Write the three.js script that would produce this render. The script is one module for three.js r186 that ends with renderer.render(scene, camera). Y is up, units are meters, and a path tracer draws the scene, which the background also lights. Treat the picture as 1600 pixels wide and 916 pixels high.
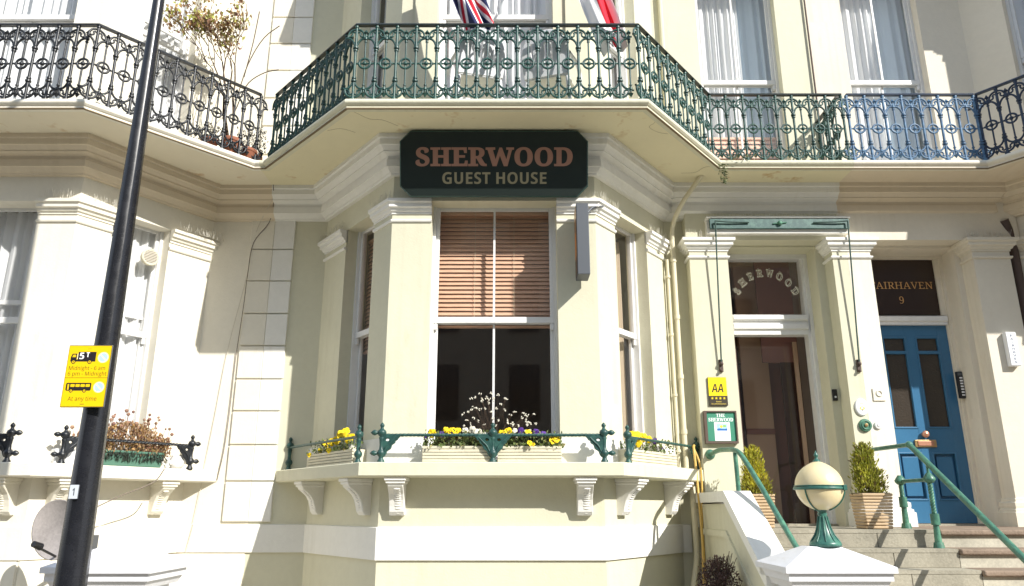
import * as THREE from 'three';
import { mergeGeometries } from 'three/addons/utils/BufferGeometryUtils.js';
import { RoundedBoxGeometry } from 'three/addons/geometries/RoundedBoxGeometry.js';

// ---------------------------------------------------------------- camera, sky, sun, exposure
const scene = new THREE.Scene();
const camera = new THREE.PerspectiveCamera(42.58, 1600 / 916, 0.05, 400);
camera.position.set(0, 1.6, 8.6);
camera.rotation.set(THREE.MathUtils.degToRad(16), 0, 0);
const renderer = new THREE.WebGLRenderer({ antialias: true });
renderer.toneMapping = THREE.LinearToneMapping;
renderer.toneMappingExposure = 2.08;
renderer.shadowMap.enabled = true;
const SUN = new THREE.Vector3(1.0, 0.96, 1.0).normalize();
{ // hazy spring sky, pale towards the horizon, brighter round the sun
  const W = 512, H = 256, d = new Float32Array(W * H * 4), v = new THREE.Vector3(), c = new THREE.Color();
  for (let j = 0; j < H; j++) for (let i = 0; i < W; i++) {
    const el = ((j + 0.5) / H - 0.5) * Math.PI, az = ((i + 0.5) / W - 0.5) * 2 * Math.PI;
    v.set(Math.cos(el) * Math.cos(az), Math.sin(el), Math.cos(el) * Math.sin(az));
    const k = Math.pow(1 - Math.max(0, v.y), 2.2), g = Math.pow(Math.max(0, v.dot(SUN)), 6), h = v.y < 0 ? 0.45 : 1;
    c.setRGB(0.36 + 0.50 * k + 0.55 * g, 0.49 + 0.40 * k + 0.50 * g, 0.70 + 0.22 * k + 0.40 * g);
    d.set([c.r * h, c.g * h, c.b * h, 1], (j * W + i) * 4);
  }
  const t = new THREE.DataTexture(d, W, H, THREE.RGBAFormat, THREE.FloatType);
  t.mapping = THREE.EquirectangularReflectionMapping; t.magFilter = THREE.LinearFilter; t.needsUpdate = true;
  scene.background = t; scene.environment = t;
  scene.backgroundIntensity = scene.environmentIntensity = 0.66;
}
const sun = new THREE.DirectionalLight(new THREE.Color(1.0, 0.965, 0.90), 3.1);
sun.position.copy(SUN).multiplyScalar(60); sun.castShadow = true;
sun.shadow.mapSize.set(4096, 4096);
Object.assign(sun.shadow.camera, { left: -16, right: 16, top: 16, bottom: -16, near: 1, far: 120 });
scene.add(sun, sun.target);

// ---------------------------------------------------------------- helpers
let seed = 7;
const rnd = () => { seed = (seed * 1664525 + 1013904223) >>> 0; return seed / 4294967296; };
const rr = (a, b) => a + (b - a) * rnd();
const V = (x, y, z) => new THREE.Vector3(x, y, z);
const used = {};
const numbered = (n) => { const k = used[n] = (used[n] ?? -1) + 1; return k ? `${n}_${String(k).padStart(3, '0')}` : n; };
function thing(name, label, category, pos = [0, 0, 0], group) {
  const o = new THREE.Group(); o.name = numbered(name); o.position.set(...pos);
  o.userData = { label, category }; if (group) o.userData.group = group;
  scene.add(o); return o;
}
function sub(name, parent) { const o = new THREE.Group(); o.name = name; parent.add(o); return o; }
let MIR = null;                                   // x of the party wall that a house is mirrored about
function prep(g) {
  g = g.index ? g.toNonIndexed() : g;
  if (!g.attributes.normal) g.computeVertexNormals();
  for (const k of Object.keys(g.attributes)) if (!['position', 'normal', 'color', 'uv'].includes(k)) g.deleteAttribute(k);
  return g;
}
function boxUV(g) {
  const p = g.attributes.position, n = g.attributes.normal, uv = new Float32Array(p.count * 2);
  for (let i = 0; i < p.count; i++) {
    const t = i - (i % 3); let ax = 0, ay = 0, az = 0;
    for (let k = t; k < t + 3; k++) { ax += n.getX(k); ay += n.getY(k); az += n.getZ(k); }
    ax = Math.abs(ax); ay = Math.abs(ay); az = Math.abs(az);
    const x = p.getX(i), y = p.getY(i), z = p.getZ(i);
    if (ay >= ax && ay >= az) { uv[2 * i] = x; uv[2 * i + 1] = z; }
    else if (ax > az) { uv[2 * i] = z + x * 0.3; uv[2 * i + 1] = y; }
    else { uv[2 * i] = x + z * 0.3; uv[2 * i + 1] = y; }
  }
  g.setAttribute('uv', new THREE.BufferAttribute(uv, 2));
}
// one named mesh under parent; geometries are given in world metres
function part(name, geos, mat, parent, opt = {}) {
  geos = [].concat(geos).map(prep);
  if (!geos.every((g) => g.attributes.color)) geos.forEach((g) => g.deleteAttribute('color'));
  if (!opt.uv) geos.forEach((g) => g.deleteAttribute('uv'));
  const g = geos.length > 1 ? mergeGeometries(geos) : geos[0].clone();
  if (!opt.uv) boxUV(g);
  if (MIR !== null && !opt.nomirror) {
    for (const k of ['position', 'normal']) { const a = g.attributes[k]; for (let i = 0; i < a.count; i++) a.setX(i, (k === 'position' ? 2 * MIR : 0) - a.getX(i)); }
    for (const k in g.attributes) { const a = g.attributes[k], s = a.itemSize, v = a.array; for (let i = 0; i < a.count; i += 3) for (let c = 0; c < s; c++) { const t = v[(i + 1) * s + c]; v[(i + 1) * s + c] = v[(i + 2) * s + c]; v[(i + 2) * s + c] = t; } }
  }
  const m = new THREE.Mesh(g, mat); m.name = name; m.castShadow = m.receiveShadow = true;
  if (opt.label) m.userData.label = opt.label; if (opt.kind) m.userData.kind = opt.kind;
  if (parent) { parent.updateWorldMatrix(true, false); const w = parent.getWorldPosition(V(0, 0, 0)); g.translate(-w.x, -w.y, -w.z); parent.add(m); } else scene.add(m);
  return m;
}
const each = (name, geos, m, parent, opt) => geos.map((g) => part(name, g, m, parent, opt))[0];   // one mesh per piece
function solo(name, label, category, geos, mat, opt = {}) {     // a thing that is one mesh
  const m = part(opt.nonum ? name : numbered(name), geos, mat, null, opt);
  m.userData.label = label; if (category) m.userData.category = category; if (opt.group) m.userData.group = opt.group;
  return m;
}
const shared = (name, geo, mat, parent, x, y, z, ry = 0, sx = 1) => { const m = new THREE.Mesh(geo, mat); m.name = name; m.position.set(x, y, z); m.rotation.y = ry; m.scale.x = sx; m.castShadow = m.receiveShadow = true; parent.add(m); return m; };
const bx = (x0, x1, y0, y1, z0, z1) => new THREE.BoxGeometry(Math.abs(x1 - x0), Math.abs(y1 - y0), Math.abs(z1 - z0)).translate((x0 + x1) / 2, (y0 + y1) / 2, (z0 + z1) / 2);
const rbx = (x0, x1, y0, y1, z0, z1, r = 0.006) => new RoundedBoxGeometry(Math.abs(x1 - x0), Math.abs(y1 - y0), Math.abs(z1 - z0), 1, r).translate((x0 + x1) / 2, (y0 + y1) / 2, (z0 + z1) / 2);
const cyl = (r0, r1, y0, y1, x, z, n = 12) => new THREE.CylinderGeometry(r1, r0, y1 - y0, n).translate(x, (y0 + y1) / 2, z);
const ball = (r, x, y, z, n = 10) => new THREE.SphereGeometry(r, n, Math.max(6, n * 0.7 | 0)).translate(x, y, z);
const lathe = (pts, x, y, z, n = 20) => new THREE.LatheGeometry(pts.map(([r, h]) => new THREE.Vector2(r, h)), n).translate(x, y, z);
const tube = (pts, r, n = 12, rad = 6, closed = false) => new THREE.TubeGeometry(new THREE.CatmullRomCurve3(pts.map((p) => V(...p)), closed, 'centripetal'), n, r, rad, closed);
const rod = (a, b, r, n = 8) => { const A = V(...a), B = V(...b), d = B.clone().sub(A), g = new THREE.CylinderGeometry(r, r, d.length(), n); g.applyQuaternion(new THREE.Quaternion().setFromUnitVectors(V(0, 1, 0), d.clone().normalize())); return g.translate(...A.add(B).multiplyScalar(0.5).toArray()); };
function prism(poly, y0, y1) {                      // vertical prism over a plan polygon [[x, z], ...]
  const s = new THREE.Shape(poly.map(([x, z]) => new THREE.Vector2(x, -z)));
  return new THREE.ExtrudeGeometry(s, { depth: y1 - y0, bevelEnabled: false }).rotateX(-Math.PI / 2).translate(0, y0, 0);
}
function offset(path, o) {
  const n = path.map((p, i) => { if (!i) return null; const dx = p[0] - path[i - 1][0], dz = p[1] - path[i - 1][1], l = Math.hypot(dx, dz); return [-dz / l, dx / l]; });
  return path.map((p, i) => {
    const a = n[i] ?? n[i + 1], b = n[i + 1] ?? n[i], k = o / (1 + a[0] * b[0] + a[1] * b[1]);
    return [p[0] + (a[0] + b[0]) * k, p[1] + (a[1] + b[1]) * k];
  });
}
const band = (path, t) => [...path, ...offset(path, t).reverse()];
function sweep(path, prof) {                        // a closed moulding profile [[out, y], ...] drawn along a plan path, mitred, capped
  const pos = [], rows = prof.map(([o, y]) => offset(path, o).map(([x, z]) => [x, y, z])), N = prof.length;
  let area = 0; for (let i = 0; i < N; i++) { const a = prof[i], b = prof[(i + 1) % N]; area += a[0] * b[1] - b[0] * a[1]; }
  const tri = (a, b, c) => (area > 0 ? pos.push(...a, ...b, ...c) : pos.push(...a, ...c, ...b));
  for (let i = 0; i < N; i++) { const A = rows[i], B = rows[(i + 1) % N]; for (let k = 0; k + 1 < path.length; k++) { tri(A[k], A[k + 1], B[k]); tri(B[k], A[k + 1], B[k + 1]); } }
  const pts = prof.map(([o, y]) => new THREE.Vector2(o, y));
  for (const f of THREE.ShapeUtils.triangulateShape(pts, [])) for (const [k, q] of [[0, [f[0], f[1], f[2]]], [path.length - 1, [f[0], f[2], f[1]]]]) { const [a, b, c] = q.map((j) => rows[j][k]); pos.push(...a, ...b, ...c); }
  const g = new THREE.BufferGeometry(); g.setAttribute('position', new THREE.Float32BufferAttribute(pos, 3)); g.computeVertexNormals(); return g;
}
// frame of a wall face running from p0 to p1 ([x, z]): local x along, y up, z outwards
function faceMatrix(p0, p1, y = 0) {
  const dx = p1[0] - p0[0], dz = p1[1] - p0[1], l = Math.hypot(dx, dz);
  return { m: new THREE.Matrix4().makeBasis(V(dx / l, 0, dz / l), V(0, 1, 0), V(-dz / l, 0, dx / l)).setPosition(p0[0], y, p0[1]), l };
}
const lerp2 = (a, b, t) => [a[0] + (b[0] - a[0]) * t, a[1] + (b[1] - a[1]) * t];

// ---------------------------------------------------------------- textures and materials
function noiseField(n, octaves, seed0) {
  const out = new Float32Array(n * n); let s = seed0, amp = 1, tot = 0;
  const rn = () => { s = (s * 1664525 + 1013904223) >>> 0; return s / 4294967296; };
  for (const c of octaves) {
    const lat = Float32Array.from({ length: c * c }, rn);
    for (let y = 0; y < n; y++) for (let x = 0; x < n; x++) {
      const fx = x / n * c, fy = y / n * c, ix = fx | 0, iy = fy | 0, u = fx - ix, v = fy - iy, a = u * u * (3 - 2 * u), b = v * v * (3 - 2 * v);
      const g = (i, j) => lat[((j % c) * c) + (i % c)];
      out[y * n + x] += amp * ((g(ix, iy) * (1 - a) + g(ix + 1, iy) * a) * (1 - b) + (g(ix, iy + 1) * (1 - a) + g(ix + 1, iy + 1) * a) * b);
    }
    tot += amp; amp *= 0.62;
  }
  for (let i = 0; i < out.length; i++) out[i] /= tot;
  return out;
}
function dataTex(n, fn, repeat) {
  const d = new Uint8Array(n * n * 4);
  for (let i = 0; i < n * n; i++) { const c = fn(i, i % n, i / n | 0); for (let k = 0; k < 3; k++) d[4 * i + k] = Math.max(0, Math.min(255, (Array.isArray(c) ? c[k] : c) * 255)); d[4 * i + 3] = 255; }
  const t = new THREE.DataTexture(d, n, n); t.wrapS = t.wrapT = THREE.RepeatWrapping; t.magFilter = THREE.LinearFilter; t.repeat.set(repeat, repeat); t.needsUpdate = true; return t;
}
const nBig = noiseField(512, [3, 7, 16, 40, 110], 3), nFine = noiseField(512, [60, 128, 250], 11), nMid = noiseField(512, [9, 22, 60], 5);
const clamp01 = (x) => Math.max(0, Math.min(1, x));
const texWall = dataTex(512, (i, x, y) => { const v = 0.93 + 0.14 * (nBig[i] - 0.5) + 0.05 * (nFine[i] - 0.5), st = clamp01((nMid[(y * 512 + ((x * 3) & 511))] - 0.62) * 3) * clamp01((nBig[i] - 0.5) * 5); const dr = clamp01((nBig[(y >> 3) * 512 + x] - 0.52) * 4) * clamp01((nFine[(y >> 5) * 512 + x] - 0.45) * 2.5); return [v - 0.10 * st - 0.10 * dr, v - 0.13 * st - 0.11 * dr, v - 0.18 * st - 0.14 * dr]; }, 1 / 2.6);
const texSoffit = dataTex(512, (i) => { const v = 0.95 + 0.12 * (nBig[i] - 0.5), st = clamp01((nMid[i] - 0.60) * 5) * clamp01((nBig[i] - 0.50) * 6); return [v - 0.26 * st, v - 0.42 * st, v - 0.58 * st]; }, 1 / 1.7);
const bumpWall = dataTex(512, (i) => 0.6 * nFine[i] + 0.4 * nMid[i], 1 / 0.9);
const texStone = dataTex(512, (i) => 0.72 + 0.5 * (nBig[i] - 0.5) + 0.25 * (nFine[i] - 0.5), 1 / 0.8);
const texPatina = dataTex(512, (i) => { const k = clamp01((nMid[i] - 0.42) * 3.4); return [0.55 + 0.45 * k, 0.62 + 0.38 * k, 0.68 + 0.32 * k]; }, 1 / 0.35);
const texPost = dataTex(512, (i, x, y) => { const sc = nFine[((y * 3) & 511) * 512 + ((x * 2) & 511)] > 0.74 ? 0.35 : 0; return 0.6 + 0.35 * nMid[i] + sc; }, 1 / 0.6);
const texPaint = dataTex(512, (i) => 0.90 + 0.16 * (nBig[i] - 0.5) + 0.08 * (nFine[i] - 0.5), 1 / 0.9);
const texWood = dataTex(256, (i, x, y) => { const v = 0.82 + 0.3 * (nMid[((y * 7 & 511) * 512 + x)] - 0.5) + 0.14 * (nFine[((y * 9 & 511) * 512 + x)] - 0.5); return v; }, 1 / 0.5);
const col = (r, g, b) => new THREE.Color().setRGB(r, g, b);
const mat = (r, g, b, rough = 0.8, o = {}) => new THREE.MeshStandardMaterial({ color: col(r, g, b), roughness: rough, ...o });
const stucco = (r, g, b, map = texWall) => mat(r, g, b, 0.82, { map, bumpMap: bumpWall, bumpScale: 0.0016 });
const M = {
  cream: stucco(0.70, 0.675, 0.515), white: stucco(0.88, 0.865, 0.81), offwhite: stucco(0.85, 0.805, 0.69), rcream: stucco(0.80, 0.735, 0.61),
  tan: stucco(0.76, 0.655, 0.50), soffit: stucco(0.80, 0.735, 0.51, texSoffit), soffitW: stucco(0.82, 0.75, 0.59, texSoffit),
  gloss: mat(0.84, 0.835, 0.82, 0.35, { map: texWall, bumpMap: bumpWall, bumpScale: 0.0015 }),
  pierwhite: stucco(0.80, 0.80, 0.83),
  iron: mat(0.020, 0.022, 0.026, 0.38, { map: texPatina, bumpMap: bumpWall, bumpScale: 0.002 }),
  green: mat(0.030, 0.098, 0.080, 0.42, { map: texPatina, bumpMap: bumpWall, bumpScale: 0.002 }),
  greenrail: mat(0.10, 0.26, 0.17, 0.4, { map: texPatina }),
  blue: mat(0.085, 0.19, 0.32, 0.4, { map: texPatina }), rod: mat(0.03, 0.07, 0.06, 0.5), navy: mat(0.02, 0.04, 0.08, 0.4, { map: texPatina }),
  darkrail: mat(0.012, 0.02, 0.02, 0.4),
  glass: new THREE.MeshPhysicalMaterial({ color: 0xffffff, roughness: 0, transmission: 1, thickness: 0, ior: 1.75 }),
  frost: new THREE.MeshPhysicalMaterial({ color: col(0.55, 0.56, 0.58), roughness: 0.35, transmission: 0.7, thickness: 0, ior: 1.5 }),
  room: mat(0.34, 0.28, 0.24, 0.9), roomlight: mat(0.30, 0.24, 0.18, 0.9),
  net: new THREE.MeshPhysicalMaterial({ color: col(0.90, 0.91, 0.91), roughness: 0.95, transmission: 0.25, thickness: 0, side: THREE.DoubleSide }),
  netblue: new THREE.MeshPhysicalMaterial({ color: col(0.66, 0.79, 0.88), roughness: 0.9, transmission: 0.2, thickness: 0, side: THREE.DoubleSide }),
  beige: new THREE.MeshPhysicalMaterial({ color: col(0.52, 0.42, 0.30), roughness: 0.95, transmission: 0.2, thickness: 0, side: THREE.DoubleSide }),
  brownslat: mat(0.84, 0.53, 0.36, 0.5, { map: texWood }), peach: mat(0.72, 0.46, 0.33, 0.6),
  cord: mat(0.65, 0.55, 0.40, 0.9),
  signedge: mat(0.02, 0.07, 0.062, 0.4), teal: mat(0.095, 0.185, 0.16, 0.5, { map: texPatina }),
  grey: mat(0.10, 0.11, 0.125, 0.5, { metalness: 0.3 }), black: mat(0.012, 0.012, 0.014, 0.45), postblack: mat(0.016, 0.017, 0.022, 0.34, { map: texPost, roughnessMap: texPost }),
  darkframe: mat(0.10, 0.065, 0.05, 0.6), stone: mat(0.47, 0.43, 0.335, 0.85, { map: texStone, bumpMap: bumpWall, bumpScale: 0.004 }),
  nosing: mat(0.35, 0.26, 0.19, 0.9, { map: texStone, bumpMap: bumpWall, bumpScale: 0.006 }), riser: mat(0.66, 0.62, 0.50, 0.85, { map: texStone }),
  doorblue: mat(0.045, 0.165, 0.31, 0.28, { map: texPaint }), doorbrown: mat(0.075, 0.032, 0.026, 0.4, { map: texWood }), hallred: mat(0.34, 0.16, 0.13, 0.7), hallcream: mat(0.66, 0.46, 0.32, 0.8), halltan: mat(0.74, 0.50, 0.34, 0.8),
  brass: mat(0.62, 0.42, 0.20, 0.3, { metalness: 0.85 }), copper: mat(0.60, 0.30, 0.20, 0.35, { metalness: 0.6 }),
  box: mat(0.80, 0.74, 0.56, 0.6, { map: texWood }), woven: mat(0.62, 0.45, 0.27, 0.8, { map: texWood }),
  soil: mat(0.03, 0.02, 0.014, 1), trough: mat(0.07, 0.17, 0.12, 0.6), terracotta: mat(0.40, 0.15, 0.085, 0.85, { map: texStone }),
  leaf: new THREE.MeshPhysicalMaterial({ color: 0xffffff, vertexColors: true, roughness: 0.9, transmission: 0.3, thickness: 0, side: THREE.DoubleSide }),
  petalY: new THREE.MeshPhysicalMaterial({ color: col(0.92, 0.66, 0.01), roughness: 0.8, side: THREE.DoubleSide }),
  petalP: mat(0.10, 0.035, 0.26, 0.8, { side: THREE.DoubleSide }), petalW: mat(0.72, 0.68, 0.56, 0.8, { side: THREE.DoubleSide }), petalD: mat(0.05, 0.012, 0.05, 0.9, { side: THREE.DoubleSide }),
  bark: mat(0.10, 0.065, 0.045, 0.95), stemgreen: mat(0.12, 0.16, 0.05, 0.8), drystem: mat(0.33, 0.19, 0.10, 0.9),
  globe: new THREE.MeshPhysicalMaterial({ color: col(0.76, 0.63, 0.37), roughness: 0.32, clearcoat: 0.4, clearcoatRoughness: 0.25 }), lampgreen: mat(0.06, 0.20, 0.145, 0.35, { map: texPatina }),
  plastic: mat(0.80, 0.81, 0.83, 0.45), yellowhose: mat(0.62, 0.40, 0.10, 0.5), wire: mat(0.20, 0.165, 0.13, 0.8), paleWire: mat(0.62, 0.58, 0.50, 0.8),
  mould: mat(0.20, 0.15, 0.09, 0.95), pipe: mat(0.76, 0.70, 0.51, 0.5, { map: texWall }), spike: mat(0.80, 0.77, 0.68, 0.5), pipegrey: mat(0.09, 0.06, 0.05, 0.7),
  dish: mat(0.35, 0.34, 0.35, 0.55), paving: mat(0.46, 0.42, 0.33, 0.9, { map: texStone }), asphalt: mat(0.24, 0.225, 0.20, 0.95, { map: texStone }), kerb: mat(0.36, 0.35, 0.33, 0.9, { map: texStone }),
  oppo: stucco(0.42, 0.37, 0.30), oppoglass: mat(0.02, 0.025, 0.03, 0.1), slate: mat(0.06, 0.06, 0.07, 0.8),
};
function canvasTex(w, h, draw) {
  const c = document.createElement('canvas'); c.width = w; c.height = h; draw(c.getContext('2d'), w, h);
  const t = new THREE.CanvasTexture(c); t.colorSpace = THREE.SRGBColorSpace; t.anisotropy = 8; return t;
}
function text(ctx, s, x, y, w, h, font, fill) {     // fits the capitals of s into the box x, y (baseline), w, h
  ctx.save(); ctx.font = `${font.replace('#', '200px')}`; ctx.textBaseline = 'alphabetic'; ctx.textAlign = 'left'; ctx.fillStyle = fill;
  const m = ctx.measureText(s); ctx.translate(x, y); ctx.scale(w / m.width, h / 145); ctx.fillText(s, 0, 0); ctx.restore();
}
const print = (t, rough = 0.45, o = {}) => new THREE.MeshStandardMaterial({ map: t, roughness: rough, ...o });
// a flat print facing +z at its place
const card = (x0, x1, y0, y1, z) => new THREE.PlaneGeometry(x1 - x0, y1 - y0).translate((x0 + x1) / 2, (y0 + y1) / 2, z);

// ---------------------------------------------------------------- ground
{
  const st = (n, g, m) => { const o = part(n, g, m, null); o.userData.kind = 'structure'; return o; };
  st('pavement', bx(-60, 60, -0.3, 0, -30, 5.2), M.paving);
  st('kerb', bx(-60, 60, -0.3, 0.002, 5.2, 5.35), M.kerb);
  st('road', bx(-60, 60, -0.4, -0.12, 5.35, 14.6), M.asphalt);
  st('far_pavement', bx(-60, 60, -0.3, 0, 14.6, 60), M.paving);
}

// ---------------------------------------------------------------- sash windows
// opening from p0 to p1 on a wall face; the frame stands `inset` behind the face
function sash(name, parent, p0, p1, y0, y1, { meet = 0.5, bars = 1, inset = 0.16, fm = M.gloss, glass = M.glass, open = 0 } = {}) {
  const { m, l } = faceMatrix(p0, p1, y0), h = y1 - y0, z = -inset, my = h * meet, w = sub(name, parent), T = (g) => g.applyMatrix4(m), f = 0.032, s = 0.038;
  part('frame', [bx(0, f, 0, h, z - 0.10, z), bx(l - f, l, 0, h, z - 0.10, z), bx(f, l - f, h - f, h, z - 0.10, z - 0.002), bx(f, l - f, 0, f, z - 0.10, z + 0.05)].map(T), fm, w);
  const a = f, b = l - f;
  // upper sash in front, lower sash behind
  const U = z - 0.03, L = z - 0.075;
  part('upper_sash', [rbx(a, a + s, my, h - f, U - 0.035, U, 0.004), rbx(b - s, b, my, h - f, U - 0.035, U, 0.004), rbx(a + s, b - s, h - f - s, h - f, U - 0.035, U - 0.002, 0.004), rbx(a, b, my - 0.03, my + 0.035, U - 0.036, U + 0.004, 0.005),
    ...[a + s / 2, b - s / 2].map((x) => rbx(x - s / 2, x + s / 2, my - 0.10, my - 0.03, U - 0.034, U - 0.002, 0.008)),
    ...Array.from({ length: bars }, (_, i) => bx(a + (b - a) * (i + 1) / (bars + 1) - 0.011, a + (b - a) * (i + 1) / (bars + 1) + 0.011, my, h - f, U - 0.03, U - 0.005))].map(T), fm, w);
  const O = (g) => T(g.translate(0, open, 0));
  part('lower_sash', [rbx(a, a + s, f, my, L - 0.035, L, 0.004), rbx(b - s, b, f, my, L - 0.035, L, 0.004), rbx(a + s, b - s, f, f + 0.07, L - 0.035, L - 0.002, 0.004), rbx(a + s, b - s, my - 0.03, my + 0.02, L - 0.034, L - 0.003, 0.004),
    ...Array.from({ length: bars }, (_, i) => bx(a + (b - a) * (i + 1) / (bars + 1) - 0.011, a + (b - a) * (i + 1) / (bars + 1) + 0.011, f, my, L - 0.03, L - 0.005))].map(O), fm, w);
  for (let i = 0; i <= bars; i++) {
    const x0 = a + (b - a) * i / (bars + 1), x1 = a + (b - a) * (i + 1) / (bars + 1);
    part('pane', T(card(x0, x1, my, h - f, U - 0.018)), glass, w); part('pane', O(card(x0, x1, f, my, L - 0.018)), glass, w);
  }
  return w;
}
function curtain(label, p0, p1, y0, y1, back, folds, m, { hem = 0, group, gather = 0.02, top } = {}) {
  const { m: F, l } = faceMatrix(p0, p1, 0), nx = folds * 8, ny = 10, ph = rr(0, 6), g = new THREE.PlaneGeometry(l, y1 - y0, nx, ny), p = g.attributes.position;
  for (let i = 0; i < p.count; i++) {
    const u = p.getX(i) / l + 0.5, v = p.getY(i) / (y1 - y0) + 0.5, k = u * folds * 2 * Math.PI;
    p.setXYZ(i, p.getX(i) + l / 2 + 0.012 * Math.sin(k * 0.5 + v * 2 + ph), p.getY(i) + (y0 + y1) / 2 + (v < 0.01 ? hem * Math.sin(k) : 0), -back + (gather * (1.1 - 0.35 * v)) * (Math.sin(k + 0.6 * Math.sin(k * 0.37 + ph)) + 0.35 * Math.sin(k * 2.3 + ph + v)));
  }
  g.computeVertexNormals(); g.applyMatrix4(F);
  return solo('curtain', label, 'curtain', g, m, { group });
}
function blind(name, label, p0, p1, y0, y1, back, pitch, tilt, m, cordmat = M.cord) {
  const { m: F, l } = faceMatrix(p0, p1, 0), c = lerp2(p0, p1, 0.5), t = thing(name, label, 'window blind', [c[0], y1, c[1]]);
  const one = (y) => bx(0.01, l - 0.01, -0.0015, 0.0015, -pitch * 0.56, pitch * 0.56).rotateX(tilt).translate(0, y, -back).applyMatrix4(F);
  for (let y = y1 - 0.05; y > y0; y -= pitch) part('slat', one(y + rr(-0.0015, 0.0015)), m, t);
  part('head_rail', bx(0, l, y1 - 0.03, y1, -back - 0.02, -back + 0.02).applyMatrix4(F), m, t);
  part('bottom_rail', bx(0.005, l - 0.005, y0 - 0.03, y0 - 0.008, -back - 0.02, -back + 0.02).applyMatrix4(F), m, t);
  for (const k of [0.03, 0.34, 0.66, 0.97]) part('cord', bx(l * k - 0.002, l * k + 0.002, y0, y1, -back + pitch * 0.5, -back + pitch * 0.5 + 0.003).applyMatrix4(F), cordmat, t);
  return t;
}

// ---------------------------------------------------------------- the houses: bay, walls, mouldings (mirrored from house to house)
const BAY0 = [[-2.25, 0], [-1.245, 1.3], [0.865, 1.3], [1.85, 0]];
const [W0, C0, C1, W1] = BAY0;
const WIN0 = { f0: [-0.835, 1.3], f1: [0.462, 1.3], l0: lerp2(W0, C0, 0.34), l1: lerp2(W0, C0, 0.76), r0: lerp2(C1, W1, 0.25), r1: lerp2(C1, W1, 0.70) };
const WIN = WIN0;
const PARTY_L = -2.885, PARTY_R = 3.905, TOP = 9.4, FLOOR1 = 5.43;
const BALC = [[PARTY_L, 0.75], [-2.83, 0.75], [-1.613, 2.09], [1.32, 2.09], [2.38, 0.75], [PARTY_R, 0.75]];
const CORNICE = [[-0.05, 4.972], [0.045, 4.972], [0.055, 4.99], [0.072, 4.995], [0.115, 5.03], [0.13, 5.035], [0.13, 5.112], [0.118, 5.122], [0.118, 5.15], [0.175, 5.168], [0.19, 5.172], [0.19, 5.188], [0.232, 5.222], [0.25, 5.228], [0.25, 5.288], [0.27, 5.298], [0.27, 5.345], [-0.05, 5.345]];
const CAP = (y, s = 1) => [[-0.02, y], [0.012, y], [0.012, y + 0.02], [0.03, y + 0.03], [0.04, y + 0.055], [0.062, y + 0.065], [0.062, y + 0.10], [0.085, y + 0.115], [0.085, y + 0.15], [-0.02, y + 0.152]].map(([o, h]) => [o * s, h]);
const NECK = (y) => [[-0.02, y], [0.014, y], [0.022, y + 0.012], [0.022, y + 0.028], [0.0, y + 0.038], [-0.02, y + 0.038]];
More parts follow.
